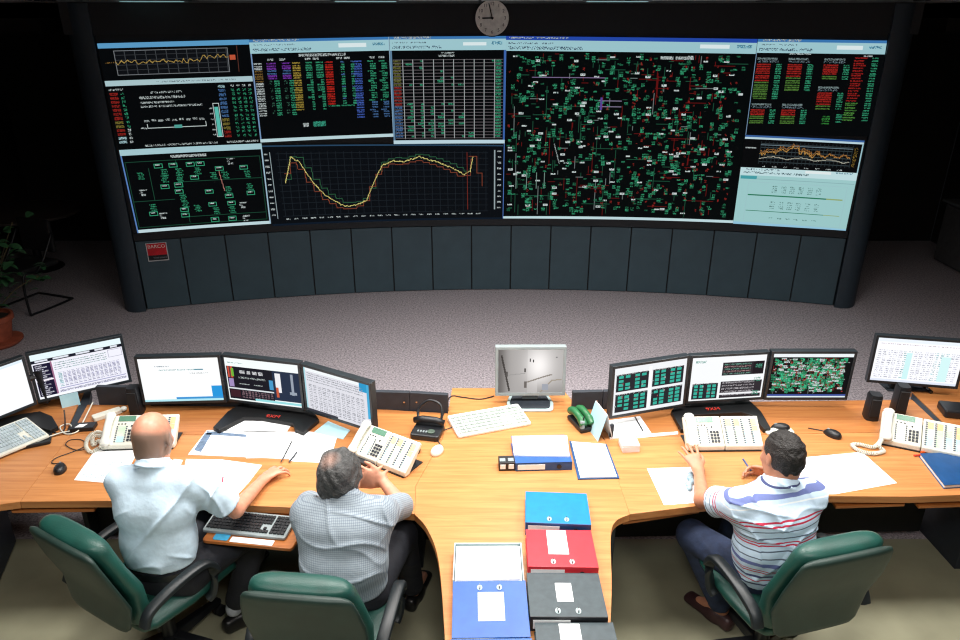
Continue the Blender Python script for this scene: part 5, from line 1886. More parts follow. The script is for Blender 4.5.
class Field:
    def __init__(self, lo, hi, h):
        self.lo = np.array(lo, float)
        self.h = h
        self.n = np.ceil((np.array(hi) - self.lo) / h).astype(int) + 1
        self.d = np.full(self.n, 0.5, np.float32)

    def win(self, lo, hi):
        a = np.clip(np.floor((np.asarray(lo) - self.lo) / self.h).astype(int), 0, self.n)
        b_ = np.clip(np.ceil((np.asarray(hi) - self.lo) / self.h).astype(int) + 1, 0, self.n)
        if (b_ <= a).any():
            return None, None
        ax = [self.lo[i] + self.h * np.arange(a[i], b_[i]) for i in range(3)]
        g = np.stack(np.meshgrid(*ax, indexing='ij'), -1)
        return tuple(slice(a[i], b_[i]) for i in range(3)), g

    def put(self, sl, d, k, sub=False):
        o = self.d[sl]
        if sub:
            d = -d
            hh = np.clip(0.5 - 0.5 * (d - o) / k, 0, 1) if k > 0 else None
            r = np.maximum(o, d) if k <= 0 else o * hh + d * (1 - hh) + k * hh * (1 - hh)
        elif k <= 0:
            r = np.minimum(o, d)
        else:
            hh = np.clip(0.5 + 0.5 * (o - d) / k, 0, 1)
            r = d * hh + o * (1 - hh)
            r = r - k * hh * (1 - hh)
        self.d[sl] = r.astype(np.float32)

    def cap(self, a, b_, ra, rb=None, k=0.02):
        """Tapered limb."""
        rb = ra if rb is None else rb
        a, b_ = np.asarray(a, float), np.asarray(b_, float)
        R = max(ra, rb) + k + 0.03
        sl, g = self.win(np.minimum(a, b_) - R, np.maximum(a, b_) + R)
        if sl is None:
            return self
        ab = b_ - a
        t = np.clip(((g - a) @ ab) / max(ab @ ab, 1e-9), 0, 1)
        d = np.linalg.norm(g - a - t[..., None] * ab, axis=-1) - (ra + (rb - ra) * t)
        self.put(sl, d, k)
        return self

    def slab(self, a, b_, wa, wb, da, db, right, k=0.03, p=2.4, sub=False):
        """Limb of elliptical section: half widths wa..wb along right, half depths da..db across."""
        a, b_ = np.asarray(a, float), np.asarray(b_, float)
        ab = b_ - a
        L_ = np.linalg.norm(ab)
        ax = ab / L_
        r = np.asarray(right, float)
        r = r - ax * (r @ ax)
        r /= np.linalg.norm(r)
        f = np.cross(ax, r)
        R = max(wa, wb, da, db) + k + 0.03
        sl, g = self.win(np.minimum(a, b_) - R, np.maximum(a, b_) + R)
        if sl is None:
            return self
        q = g - a
        s = q @ ax
        t = np.clip(s / L_, 0, 1)
        e = s - t * L_
        W, D = wa + (wb - wa) * t, da + (db - da) * t
        x, y = np.abs(q @ r) / W, np.abs(q @ f) / D
        m = np.minimum(W, D)
        z = np.abs(e) / (m * 0.9)
        rad = (x ** p + y ** p + z ** p) ** (1 / p)
        self.put(sl, (rad - 1) * m, k, sub)
        return self

    def ell(self, c, rad, axes=None, k=0.02, sub=False):
        c = np.asarray(c, float)
        rad = np.asarray(rad, float)
        R = rad.max() + k + 0.03
        sl, g = self.win(c - R, c + R)
        if sl is None:
            return self
        q = g - c
        if axes is not None:
            q = q @ np.asarray(axes, float).T
        k0 = np.linalg.norm(q / rad, axis=-1)
        k1 = np.linalg.norm(q / rad ** 2, axis=-1)
        d = k0 * (k0 - 1) / np.maximum(k1, 1e-6)
        d = np.where(k0 < 0.3, -rad.min() * 0.7, d)
        self.put(sl, d, k, sub)
        return self

    def cut(self, p, n, c=None, R=None):
        """Remove what lies beyond the plane (p, outward normal n), optionally only near p."""
        p, n = np.asarray(p, float), np.asarray(n, float)
        n = n / np.linalg.norm(n)
        if R is None:
            sl, g = self.win(self.lo, self.lo + self.n * self.h)
        else:
            sl, g = self.win(p - R, p + R)
        d = (g - p) @ n
        if R is not None:
            rr = np.linalg.norm(g - p, axis=-1)
            d = np.where(rr < R, d, -1)
        self.d[sl] = np.maximum(self.d[sl], d)
        return self

    def mesh(self):
        d = self.d
        s = d < 0
        X, Y, Z = d.shape
        c = [s[i:X - 1 + i, j:Y - 1 + j, k:Z - 1 + k] for i in (0, 1) for j in (0, 1) for k in (0, 1)]
        cnt = sum(x.astype(np.int8) for x in c)
        act = (cnt > 0) & (cnt < 8)
        I = np.argwhere(act)
        idx = np.full(act.shape, -1, np.int64)
        idx[act] = np.arange(len(I))
        acc = np.zeros((len(I), 3))
        num = np.zeros(len(I))
        cor = [(i, j, k) for i in (0, 1) for j in (0, 1) for k in (0, 1)]
        val = {q: d[I[:, 0] + q[0], I[:, 1] + q[1], I[:, 2] + q[2]].astype(float) for q in cor}
        for q in cor:
            for axis in range(3):
                if q[axis] == 0:
                    q2 = tuple(1 if a == axis else q[a] for a in range(3))
                    v0, v1 = val[q], val[q2]
                    m = (v0 < 0) != (v1 < 0)
                    t = np.where(m, v0 / np.where(m, v0 - v1, 1), 0)
                    pt = np.tile(np.array(q, float), (len(I), 1))
                    pt[:, axis] += t
                    acc[m] += pt[m]
                    num[m] += 1
        V = self.lo + (I + acc / num[:, None]) * self.h
        Q = []
        for axis in range(3):
            sl0 = [slice(1, n - 1) for n in d.shape]
            a = [slice(0, n) for n in d.shape]
            u, v = [x for x in range(3) if x != axis]
            lo_ = [None] * 3
            n = d.shape
            rng_ = [np.arange(0, n[axis] - 1) if x == axis else np.arange(1, n[x] - 1) for x in range(3)]
            S0 = s[np.ix_(*rng_)]
            r1 = list(rng_)
            r1[axis] = rng_[axis] + 1
            S1 = s[np.ix_(*r1)]
            E = np.argwhere(S0 != S1)
            if not len(E):
                continue
            inside0 = S0[tuple(E.T)]
            base = E + np.array([0 if x == axis else 1 for x in range(3)])
            def ci(du, dv):
                b2 = base.copy()
                b2[:, u] += du
                b2[:, v] += dv
                return idx[b2[:, 0], b2[:, 1], b2[:, 2]]
            q = np.stack([ci(-1, -1), ci(0, -1), ci(0, 0), ci(-1, 0)], 1)
            flip = inside0 if axis != 1 else ~inside0
            q[~flip] = q[~flip][:, ::-1]
            Q.append(q)
        Q = np.concatenate(Q)
        Q = Q[(Q >= 0).all(1)]
        return V, Q


def relax(V, Q, it=2, f=0.5):
    n = len(V)
    for _ in range(it):
        acc = np.zeros_like(V)
        cnt = np.zeros(n)
        for i in range(4):
            for j in ((i + 1) % 4, (i + 3) % 4):
                np.add.at(acc, Q[:, i], V[Q[:, j]])
                np.add.at(cnt, Q[:, i], 1)
        V = V * (1 - f) + f * acc / np.maximum(cnt, 1)[:, None]
    return V


def field_obj(name, fld, m, root, attrs=None, it=2, wob=None):
    V, Q = fld.mesh()
    V = relax(V, Q, it)
    if wob is not None:
        V = V + wob(V)
    me = bpy.data.meshes.new(name)
    l = np.array(root.location)
    me.vertices.add(len(V))
    me.vertices.foreach_set('co', (V - l).astype(np.float32).ravel())
    me.loops.add(Q.size)
    me.loops.foreach_set('vertex_index', Q.astype(np.int32).ravel())
    me.polygons.add(len(Q))
    me.polygons.foreach_set('loop_start', np.arange(0, Q.size, 4, dtype=np.int32))
    me.update()
    me.validate()
    me.polygons.foreach_set('use_smooth', [True] * len(me.polygons))
    for k, fn in (attrs or {}).items():
        a = me.attributes.new(k, 'FLOAT', 'POINT')
        a.data.foreach_set('value', fn(V).astype(np.float32))
    me.materials.append(m)
    o = bpy.data.objects.new(name, me)
    COL.objects.link(o)
    o.parent = root
    return o


def nrm(v):
    v = np.asarray(v, float)
    return v / np.linalg.norm(v)


def node_mix_mat(name, base, rough, attr, other, lo=0.3, hi=0.7, noise=0.05, nscale=30, bump=0.0, bscale=80, spec=0.5):
    """Surface whose colour changes to 'other' where the mesh attribute is high (hair stubble, printed stripes)."""
    m = mat(name, base, rough, noise=noise, nscale=nscale, bump=bump, bscale=bscale, spec=spec)
    nt = m.node_tree
    b = nt.nodes['Principled BSDF']
    src = b.inputs['Base Color'].links[0].from_socket
    a = nt.nodes.new('ShaderNodeAttribute')
    a.attribute_name = attr
    mr = nt.nodes.new('ShaderNodeMapRange')
    mr.inputs['From Min'].default_value, mr.inputs['From Max'].default_value = lo, hi
    nt.links.new(a.outputs['Fac'], mr.inputs['Value'])
    mx = nt.nodes.new('ShaderNodeMix')
    mx.data_type = 'RGBA'
    nt.links.new(mr.outputs[0], mx.inputs['Factor'])
    nt.links.new(src, mx.inputs['A'])
    mx.inputs['B'].default_value = rgba(other)
    nt.links.new(mx.outputs['Result'], b.inputs['Base Color'])
    return m


SKIN = (196, 138, 110)


def wobble(amp, fx, seed):
    """Soft unevenness plus sharp drag folds of cloth."""
    rs_ = np.random.RandomState(seed)
    ks = [(nrm(rs_.normal(size=3)), rs_.uniform(0, 6.28), rs_.uniform(0.5, 1)) for _ in range(9)]
    fold = [(nrm(d), f, ph) for d, f, ph in (((0.75, 0.1, 0.65), 40, 0.4), ((-0.55, 0.2, 0.83), 47, 1.9), ((0.25, 0.2, 0.95), 55, 3.0), ((0.92, 0, -0.35), 33, 5.1))]

    def fn(V):
        out = np.zeros(len(V))
        for kd, ph, a in ks:
            out += a * np.sin(V @ (kd * fx * (0.6 + a)) + ph)
        out = out / 4
        for n_, (d, f, ph) in enumerate(fold):
            warp = 1.3 * np.sin(V @ (ks[n_][0] * 11) + ks[n_][1]) + 0.6 * np.sin(V @ (ks[n_ + 4][0] * 23))
            gate = np.clip(0.15 + np.sin(V @ (ks[n_ + 3][0] * 9) + 2.1 * n_ + ph), 0, 1)
            rid = 1 - np.abs(np.sin(0.5 * (V @ (d * f) + ph) + warp))
            out += 1.9 * gate * rid ** 5
        dirv = np.array([0.1, -0.8, 0.35])
        return out[:, None] * amp * dirv
    return fn


def head(F, C, fwd, up, sc_=1.0):
    """Skull, jaw, nose, lips, ears and eye sockets; returns the head frame (right, forward, up)."""
    f = nrm(fwd)
    r = nrm(np.cross(f, up))
    u = np.cross(r, f)
    A = np.stack([r, f, u])
    C = np.asarray(C, float)

    def p(x, y, z):
        return C + (r * x + f * y + u * z) * sc_
    F.ell(p(0, -0.012, 0.018), np.array([0.076, 0.098, 0.094]) * sc_, A, 0.0)
    F.ell(p(0, -0.045, -0.06), np.array([0.058, 0.048, 0.06]) * sc_, A, 0.03)
    F.ell(p(0, 0.035, -0.045), np.array([0.062, 0.060, 0.075]) * sc_, A, 0.03)
    F.ell(p(0, 0.062, -0.094), np.array([0.030, 0.024, 0.022]) * sc_, A, 0.02)
    F.ell(p(0, 0.070, 0.018), np.array([0.050, 0.016, 0.012]) * sc_, A, 0.015)       # brow
    for s in (-1, 1):
        F.ell(p(0.031 * s, 0.092, 0.0), np.array([0.016, 0.012, 0.011]) * sc_, A, 0.008, sub=True)
        F.ell(p(0.045 * s, 0.060, -0.03), np.array([0.020, 0.020, 0.018]) * sc_, A, 0.015)
        F.ell(p(0.079 * s, -0.008, -0.012), np.array([0.008, 0.019, 0.033]) * sc_, A, 0.006)
        F.ell(p(0.088 * s, -0.002, -0.008), np.array([0.006, 0.009, 0.018]) * sc_, A, 0.004, sub=True)
    F.cap(p(0, 0.088, 0.004), p(0, 0.112, -0.032), 0.009 * sc_, 0.014 * sc_, 0.010)
    F.ell(p(0, 0.094, -0.062), np.array([0.024, 0.010, 0.006]) * sc_, A, 0.006)
    F.ell(p(0, 0.092, -0.073), np.array([0.021, 0.010, 0.006]) * sc_, A, 0.005)
    return p, A


def eyes(root, p, sc_=1.0):
    l = np.array(root.location)
    for s in (-1, 1):
        c = p(0.031 * s, 0.0755, 0.0) - l
        MB().ball(tuple(c), 0.0105 * sc_, 10, 8).build('eye', mat('eye_white', (225, 222, 216), 0.3), root, smooth='all')
        c = p(0.031 * s, 0.0825, 0.0) - l
        MB().ball(tuple(c), 0.005 * sc_, 8, 6).build('iris', mat('eye_dark', (50, 36, 28), 0.25), root, smooth='all')


def handf(F, wrist, palm_dir, side, normal, curl=0.35, spread=1.0, thumb_out=1.0, curls=None, hs=1.06):
    """Palm and five fingers. palm_dir: wrist to knuckles; side: towards the thumb; normal: back of the hand."""
    d, s, n = nrm(palm_dir), nrm(side), nrm(normal)
    s = nrm(s - d * (s @ d))
    n = np.cross(s, d) * (1 if np.cross(s, d) @ n > 0 else -1)
    w_ = np.asarray(wrist, float)
    F.slab(w_ - d * 0.005, w_ + d * 0.082 * hs, 0.027 * hs, 0.040 * hs, 0.016, 0.013, s, 0.015)
    spec = [(0.033, 0.080, 0.074, 0.0088), (0.0115, 0.086, 0.083, 0.0090), (-0.0105, 0.083, 0.076, 0.0086), (-0.031, 0.074, 0.060, 0.0078)]
    for i, (off, base, ln, rr) in enumerate(spec):
        off, base, ln, rr = off * hs, base * hs, ln * hs, rr * hs
        c = curl if curls is None else curls[i]
        b0 = w_ + d * base + s * off
        ang = off * 5.5 * spread
        dd = nrm(d + s * ang)
        p0, a = b0 - d * 0.012, 0.0
        for seg, fr in ((0.46, 0.6), (0.30, 1.0), (0.24, 0.8)):
            a += c * fr
            dirn = dd * math.cos(a) - n * math.sin(a)
            p1 = p0 + dirn * (ln * seg + (0.012 if fr == 0.6 else 0))
            F.cap(p0, p1, rr, rr * 0.93, 0.004)
            p0, rr = p1, rr * 0.94
    t0 = w_ + d * 0.022 + s * 0.022 - n * 0.004
    t1 = t0 + (s * 0.75 * thumb_out + d * 0.75 - n * 0.25) * 0.038
    t2 = t1 + nrm(s * 0.35 * thumb_out + d * 0.9 - n * 0.25) * 0.030
    t3 = t2 + nrm(s * 0.1 + d * 0.95 - n * 0.35) * 0.024
    F.cap(t0, t1, 0.0145, 0.0115, 0.010).cap(t1, t2, 0.0112, 0.0098, 0.004).cap(t2, t3, 0.0098, 0.0078, 0.004)


def seg_param(V, a, b_):
    a, b_ = np.asarray(a, float), np.asarray(b_, float)
    ab = b_ - a
    t = ((V - a) @ ab) / (ab @ ab)
    tc = np.clip(t, 0, 1)
    return t, np.linalg.norm(V - a - tc[:, None] * ab, axis=1)


def shoe(root, heel, toe, m):
    """A lace-up shoe along heel -> toe, sole on its own."""
    heel, toe = np.asarray(heel, float), np.asarray(toe, float)
    F = Field(np.minimum(heel, toe) - 0.12, np.maximum(heel, toe) + 0.12, 0.007)
    d = nrm(toe - heel)
    r = nrm(np.cross(d, (0, 0, 1)))
    F.slab(heel + (0, 0, 0.045), heel + d * 0.09 + (0, 0, 0.05), 0.036, 0.036, 0.045, 0.045, r, 0.02)
    F.slab(heel + d * 0.08 + (0, 0, 0.040), toe - d * 0.03 + (0, 0, 0.030), 0.040, 0.042, 0.036, 0.024, r, 0.03)
    F.cut(heel + np.array((0, 0, 0.0)), (0, 0, -1))
    o = field_obj('shoe', F, m, root, it=1)
    return o


def person(name_label, J_, opts):
    """J_: world joints. Body skin is one surface; garments and hair are its children."""
    base = Vector((J_['pelvis'][0], J_['pelvis'][1], 0))
    root = thing('person', name_label, 'person', base)
    g = {k: np.asarray(v, float) for k, v in J_.items()}
    pts = np.stack([v for k, v in g.items() if k not in ('face', 'up')])
    lo, hi = pts.min(0) - 0.24, pts.max(0) + 0.24
    lo[2] = -0.02
    R = nrm(g['shR'] - g['shL'])                       # shoulder line
    RP = nrm(g['hipR'] - g['hipL'])
    # ---------- skin
    F = Field(lo, hi, 0.0062)
    F.slab(g['pelvis'], g['waist'], 0.145, 0.135, 0.095, 0.090, RP, 0.0)
    F.slab(g['waist'], g['chest'], 0.135, 0.150, 0.09, 0.095, R, 0.05)
    F.slab(g['chest'], g['chest'] + (g['neck'] - g['chest']) * 0.55, 0.15, 0.125, 0.095, 0.065, R, 0.05)
    F.cap(g['shL'], g['shR'], 0.048, 0.048, 0.04)
    F.cap(g['neck'] - np.array((0, 0, 0.05)), g['head'] - np.array((0, 0, 0.05)), 0.060, 0.054, 0.03)
    for s in 'LR':
        F.cap(g['sh' + s], g['el' + s], 0.043, 0.037, 0.03)
        F.cap(g['el' + s], g['wr' + s], 0.039, 0.025, 0.02)
        F.cap(g['hip' + s], g['kn' + s], 0.072, 0.052, 0.03)
        F.cap(g['kn' + s], g['an' + s], 0.050, 0.034, 0.02)
        F.cap(g['an' + s], g['to' + s], 0.032, 0.026, 0.02)
        hd = opts['hand' + s]
        handf(F, g['wr' + s], hd['d'], hd['side'], hd['n'], hd.get('curl', 0.35), hd.get('spread', 1.0), hd.get('thumb', 1.0), hd.get('curls'))
    hp, A = head(F, g['head'], g['face'], g['up'], opts.get('hs', 1.0))
    HC = g['head']

    def stub(V):
        q = (V - HC) @ A.T
        x, y, z = q[:, 0], q[:, 1], q[:, 2]
        return opts['stubble'](x, y, z) if 'stubble' in opts else np.zeros(len(V))
    body = field_obj('body', F, opts['skin'], root, {'hair': stub})
    eyes(root, hp, opts.get('hs', 1.0))
    # ---------- hair
    if 'hair' in opts:
        H = Field(HC - 0.17, HC + 0.17, 0.0052)
        hs = opts.get('hs', 1.0)
        t = opts['hair']['thick']
        H.ell(hp(0, -0.016, 0.02), np.array([0.076 + t, 0.098 + t, 0.094 + t]) * hs, A, 0.0)
        H.ell(hp(0, -0.045, -0.035), np.array([0.057 + t, 0.048 + t, 0.062]) * hs, A, 0.03)
        f_, u_ = A[1], A[2]
        H.cut(hp(0, 0.052, 0.045), f_ * 0.80 - u_ * 0.60)         # hairline over the forehead
        H.cut(hp(0, 0.0, -0.088), -u_ - f_ * 0.25)
        for s in (-1, 1):
            H.cut(hp(0.066 * s, -0.06, -0.045), A[0] * s * 0.75 - u_ * 0.66)                # nape
        for s in (-1, 1):
            H.ell(hp(0.088 * s, 0.0, -0.028), np.array([0.024, 0.027, 0.032]) * hs, A, 0.006, sub=True)
            H.ell(hp(0.07 * s, 0.06, -0.04), np.array([0.03, 0.05, 0.055]) * hs, A, 0.006, sub=True)
        rs_ = np.random.RandomState(opts['hair']['seed'])
        K = [(rs_.normal(size=3), rs_.uniform(0, 6)) for _ in range(10)]

        def tuft(V):
            o_ = np.zeros(len(V))
            for kd, ph in K:
                o_ += np.sin(V @ (kd * opts['hair']['freq']) + ph)
            return nrm_rows(V - HC) * (o_ * opts['hair']['amp'] / 3)[:, None]
        field_obj('hair', H, opts['hair']['mat'], root, {'hair': stub}, it=1, wob=tuft)
    # ---------- shirt
    S = Field(lo, hi, 0.0072)
    tw = opts.get('tw', 1.0)
    hem = g['pelvis'] + (g['waist'] - g['pelvis']) * opts.get('hem', 0.15)
    S.slab(hem - (g['waist'] - hem) * 0.4, g['waist'], 0.178 * tw, 0.172 * tw, 0.125 * tw, 0.125 * tw, RP, 0.0, 2.2)
    S.slab(g['waist'], g['chest'], 0.172 * tw, 0.182 * tw, 0.125 * tw, 0.118, R, 0.05, 2.2)
    S.slab(g['chest'], g['chest'] + (g['neck'] - g['chest']) * 0.6, 0.182 * tw, 0.150, 0.116, 0.080, R, 0.06, 2.2)
    S.cap(g['shL'], g['shR'], 0.062, 0.062, 0.05)
    S.slab(g['neck'] - np.array((0, 0, 0.05)), g['neck'] + np.array((0, 0, 0.012)), 0.092, 0.072, 0.085, 0.072, R, 0.035)
    for s in 'LR':
        e = g['sh' + s] + (g['el' + s] - g['sh' + s]) * opts['sleeve']
        S.cap(g['sh' + s], e, 0.066, opts.get('cuff', 0.062), 0.035)
        ax = nrm(g['el' + s] - g['sh' + s])
        S.cut(e - ax * 0.0, ax, R=0.11)
    S.cut(hem, -nrm(g['waist'] - g['pelvis']))
    nd = nrm(g['head'] - g['neck'])
    S.cut(g['neck'] + nd * 0.026, nd * 0.92 + nrm(g['face']) * 0.1, R=0.125)
    shirt = field_obj('shirt', S, opts['shirt'], root, opts['shirt_attrs'](g, R), wob=wobble(opts.get('wr', 0.004), 26, opts['seed']))
    # collar
    cf = nrm(np.cross(np.cross(nd, R), nd)) if False else nrm(g['face'] - nd * (g['face'] @ nd))
    cr = np.cross(cf, nd)
    rings = []
    for i in range(25):
        a = PI * 0.12 + (2 * PI - PI * 0.24) * i / 24 + PI / 2
        dirv = cr * math.cos(a) + cf * math.sin(a)
        c0 = g['neck'] + nd * 0.004 + dirv * 0.068
        c1 = g['neck'] + nd * 0.030 + dirv * 0.062
        c2 = g['neck'] + nd * 0.031 + dirv * 0.067
        c3 = g['neck'] - nd * 0.004 + dirv * 0.083
        rings.append([Vector(c - np.array(base)) for c in (c0, c1, c2, c3)])
    MB().loft(rings).build('collar', opts.get('collar', opts['shirt']), root, smooth=True)
    # ---------- trousers
    T = Field(lo, hi, 0.0105)
    T.slab(g['pelvis'] - (0, 0, 0.02), g['pelvis'] + (g['waist'] - g['pelvis']) * 0.45, 0.168, 0.160, 0.118, 0.112, RP, 0.0, 2.3)
    for s in 'LR':
        T.cap(g['hip' + s], g['kn' + s], 0.094, 0.074, 0.04)
        T.cap(g['kn' + s], g['an' + s] + (g['kn' + s] - g['an' + s]) * 0.10, 0.073, 0.060, 0.03)
    tr = field_obj('trousers', T, opts['trousers'], root, wob=wobble(0.004, 30, opts['seed'] + 3))
    if opts.get('belt'):
        c = g['pelvis'] + (g['waist'] - g['pelvis']) * opts.get('hem', 0.15) - nrm(g['waist'] - g['pelvis']) * 0.004
        ax = nrm(g['waist'] - g['pelvis'])
        f2 = np.cross(ax, RP)
        rg = []
        for i in range(41):
            a = 2 * PI * i / 40
            o_ = RP * math.copysign(abs(math.cos(a)) ** (2 / 2.3), math.cos(a)) * 0.171 + f2 * math.copysign(abs(math.sin(a)) ** (2 / 2.3), math.sin(a)) * 0.122
            rg.append([Vector(c + o_ * k + ax * z - np.array(base)) for k, z in ((0.95, -0.034), (1.0, -0.034), (1.0, 0.0), (0.95, 0.0))])
        MB().loft(rg, caps=False).build('belt', M['black'], root, smooth=True)
    for s in 'LR':
        an, to = g['an' + s], g['to' + s]
        d = nrm((to - an) * (1, 1, 0))
        heel = np.array((an[0], an[1], 0)) - d * 0.045
        heel[2] = max(min(an[2], to[2]) - 0.075, 0)
        shoe(root, heel, heel + d * 0.275, opts['shoes'])
        if 'sock' in opts:
            Fs = Field(an - 0.12, an + 0.14, 0.007)
            up_ = nrm(g['kn' + s] - an)
            Fs.cap(an - up_ * 0.01, an + up_ * 0.10, 0.043, 0.045, 0.0)
            field_obj('sock', Fs, opts['sock'], root, it=1)
    return root, g


def nrm_rows(V):
    return V / np.maximum(np.linalg.norm(V, axis=1, keepdims=True), 1e-9)


def torso_v(g):
    """Height coordinate along the spine, and along the sleeves."""
    def fn(V):
        t = ((V - g['pelvis']) @ nrm(g['neck'] - g['pelvis']))
        return t
    return fn


def near_sleeve(V, g):
    best = np.full(len(V), -1.0)
    for s in 'LR':
        t, dd = seg_param(V, g['sh' + s], g['el' + s])
        tt, d2 = seg_param(V, g['waist'], g['neck'])
        m = (dd < 0.10) & (t > 0.22) & (d2 > 0.15)
        best = np.where(m, t * np.linalg.norm(g['el' + s] - g['sh' + s]), best)
    return best


# ---- the bald man
skin1 = node_mix_mat('skin_bald', (202, 142, 116), 0.42, 'hair', (136, 110, 96), 0.25, 0.75, noise=0.05, nscale=40)
shirt1 = mat('light_blue_shirt', (202, 224, 240), 0.75, noise=0.03, nscale=30, bump=0.5, bscale=16)
J1 = dict(pelvis=(-1.475, 2.665, 0.545), waist=(-1.475, 2.655, 0.74), chest=(-1.455, 2.67, 0.94), neck=(-1.452, 2.70, 1.112), head=(-1.465, 2.768, 1.222),
          face=(0.10, 1.0, -0.30), up=(0, 0.25, 1), shL=(-1.592, 2.685, 1.035), shR=(-1.29, 2.695, 1.035), elL=(-1.60, 2.86, 0.815), elR=(-1.155, 2.79, 0.805),
          wrL=(-1.50, 3.01, 0.775), wrR=(-1.105, 3.075, 0.776), hipL=(-1.55, 2.68, 0.55), hipR=(-1.37, 2.65, 0.55), knL=(-1.38, 3.08, 0.575), knR=(-1.12, 2.99, 0.57),
          anL=(-1.34, 3.20, 0.12), anR=(-1.27, 2.86, 0.14), toL=(-1.30, 3.34, 0.05), toR=(-1.15, 2.98, 0.05))
opt1 = dict(skin=skin1, shirt=shirt1, trousers=mat('black_trousers', (26, 28, 36), 0.8, bump=0.3, bscale=25), shoes=mat('black_shoe', (20, 20, 22), 0.35),
            sock=mat('pale_sock', (176, 182, 190), 0.9), seed=3, sleeve=0.80, cuff=0.074, belt=True, hem=0.50, wr=0.011, tw=0.91,
            stubble=lambda x, y, z: np.clip((0.052 - z + 0.25 * np.maximum(-y - 0.05, 0) - 0.9 * np.maximum(y, 0)) / 0.05, 0, 1) * (y < 0.055) * (z > -0.085),
            handL=dict(d=(0.9, 0.35, -0.05), side=(-0.3, 0.9, 0), n=(0, 0, 1), curl=0.3),
            handR=dict(d=(0.52, 0.84, 0.05), side=(-0.85, 0.5, -0.1), n=(0.1, -0.2, 1), curl=0.5, spread=1.7),
            shirt_attrs=lambda g, R: {})
p1, g1 = person('bald man in a light blue short-sleeved shirt reaching over the desk', J1, opt1)

# ---- the grey-haired man
skin2 = node_mix_mat('skin_grey', (196, 138, 112), 0.5, 'hair', (110, 100, 94), 0.3, 0.7)
hair2 = node_mix_mat('grey_hair', (62, 62, 62), 0.6, 'hair', (140, 110, 98), 0.3, 1.0, noise=0.3, nscale=60, bump=0.6, bscale=120)
shirt2 = mat('checked_shirt', (146, 157, 165), 0.8, noise=0.03, bump=0.25, bscale=26)
nt = shirt2.node_tree
b = nt.nodes['Principled BSDF']
src = b.inputs['Base Color'].links[0].from_socket
prev = src
for attr, wd in (('along', 0.30), ('around', 0.30)):
    a = nt.nodes.new('ShaderNodeAttribute')
    a.attribute_name = attr
    fr = nt.nodes.new('ShaderNodeMath')
    fr.operation = 'FRACT'
    nt.links.new(a.outputs['Fac'], fr.inputs[0])
    lt = nt.nodes.new('ShaderNodeMath')
    lt.operation = 'LESS_THAN'
    lt.inputs[1].default_value = wd
    nt.links.new(fr.outputs[0], lt.inputs[0])
    mu = nt.nodes.new('ShaderNodeMath')
    mu.operation = 'MULTIPLY'
    mu.inputs[1].default_value = 0.45
    nt.links.new(lt.outputs[0], mu.inputs[0])
    mx = nt.nodes.new('ShaderNodeMix')
    mx.data_type = 'RGBA'
    nt.links.new(mu.outputs[0], mx.inputs['Factor'])
    nt.links.new(prev, mx.inputs['A'])
    mx.inputs['B'].default_value = rgba((74, 88, 108))
    prev = mx.outputs['Result']
nt.links.new(prev, b.inputs['Base Color'])


def check_attrs(g, R):
    def along(V):
        t = ((V - g['pelvis']) @ nrm(g['neck'] - g['pelvis'])) / 0.0085
        s = near_sleeve(V, g)
        return np.where(s >= 0, s / 0.0085, t) + 50

    def around(V):
        x = ((V - g['pelvis']) @ R) / 0.0085
        s = near_sleeve(V, g)
        y = (V @ np.array([0.3, 0.6, 0.74])) / 0.0085
        return np.where(s >= 0, y, x) + 500
    return {'along': along, 'around': around}


J2 = dict(pelvis=(-0.60, 2.555, 0.55), waist=(-0.60, 2.52, 0.74), chest=(-0.60, 2.575, 0.88), neck=(-0.60, 2.625, 0.992), head=(-0.622, 2.688, 1.055),
          face=(0.18, 1.0, -0.45), up=(0, 0.35, 1), shL=(-0.768, 2.61, 0.925), shR=(-0.440, 2.615, 0.925), elL=(-0.82, 2.85, 0.795), elR=(-0.372, 2.835, 0.795),
          wrL=(-0.615, 2.965, 0.835), wrR=(-0.485, 2.965, 0.850), hipL=(-0.70, 2.56, 0.55), hipR=(-0.50, 2.56, 0.55), knL=(-0.74, 2.98, 0.565), knR=(-0.39, 2.90, 0.565),
          anL=(-0.72, 3.05, 0.10), anR=(-0.36, 3.02, 0.10), toL=(-0.72, 3.2, 0.05), toR=(-0.32, 3.18, 0.05))
opt2 = dict(skin=skin2, hs=1.07, shirt=shirt2, trousers=MATS['black_trousers'], shoes=MATS['black_shoe'], seed=8, sleeve=0.97, cuff=0.064, hem=0.25, wr=0.0075, tw=1.04,
            stubble=lambda x, y, z: np.clip(1.25 - np.sqrt((x + 0.012) ** 2 + (y + 0.085) ** 2 + (z - 0.083) ** 2) / 0.058, 0, 1),
            hair=dict(thick=0.012, seed=4, freq=60, amp=0.0055, mat=hair2),
            handL=dict(d=(0.9, -0.12, 0.22), side=(-0.2, 0.2, 0.9), n=(0.1, -0.9, 0.4), curl=0.5),
            handR=dict(d=(-0.85, -0.15, 0.30), side=(0.3, 0.1, 0.9), n=(-0.1, -0.85, 0.5), curl=0.5, spread=0.9),
            shirt_attrs=check_attrs)
p2, g2 = person('grey-haired man in a small-checked shirt leaning on his elbows', J2, opt2)

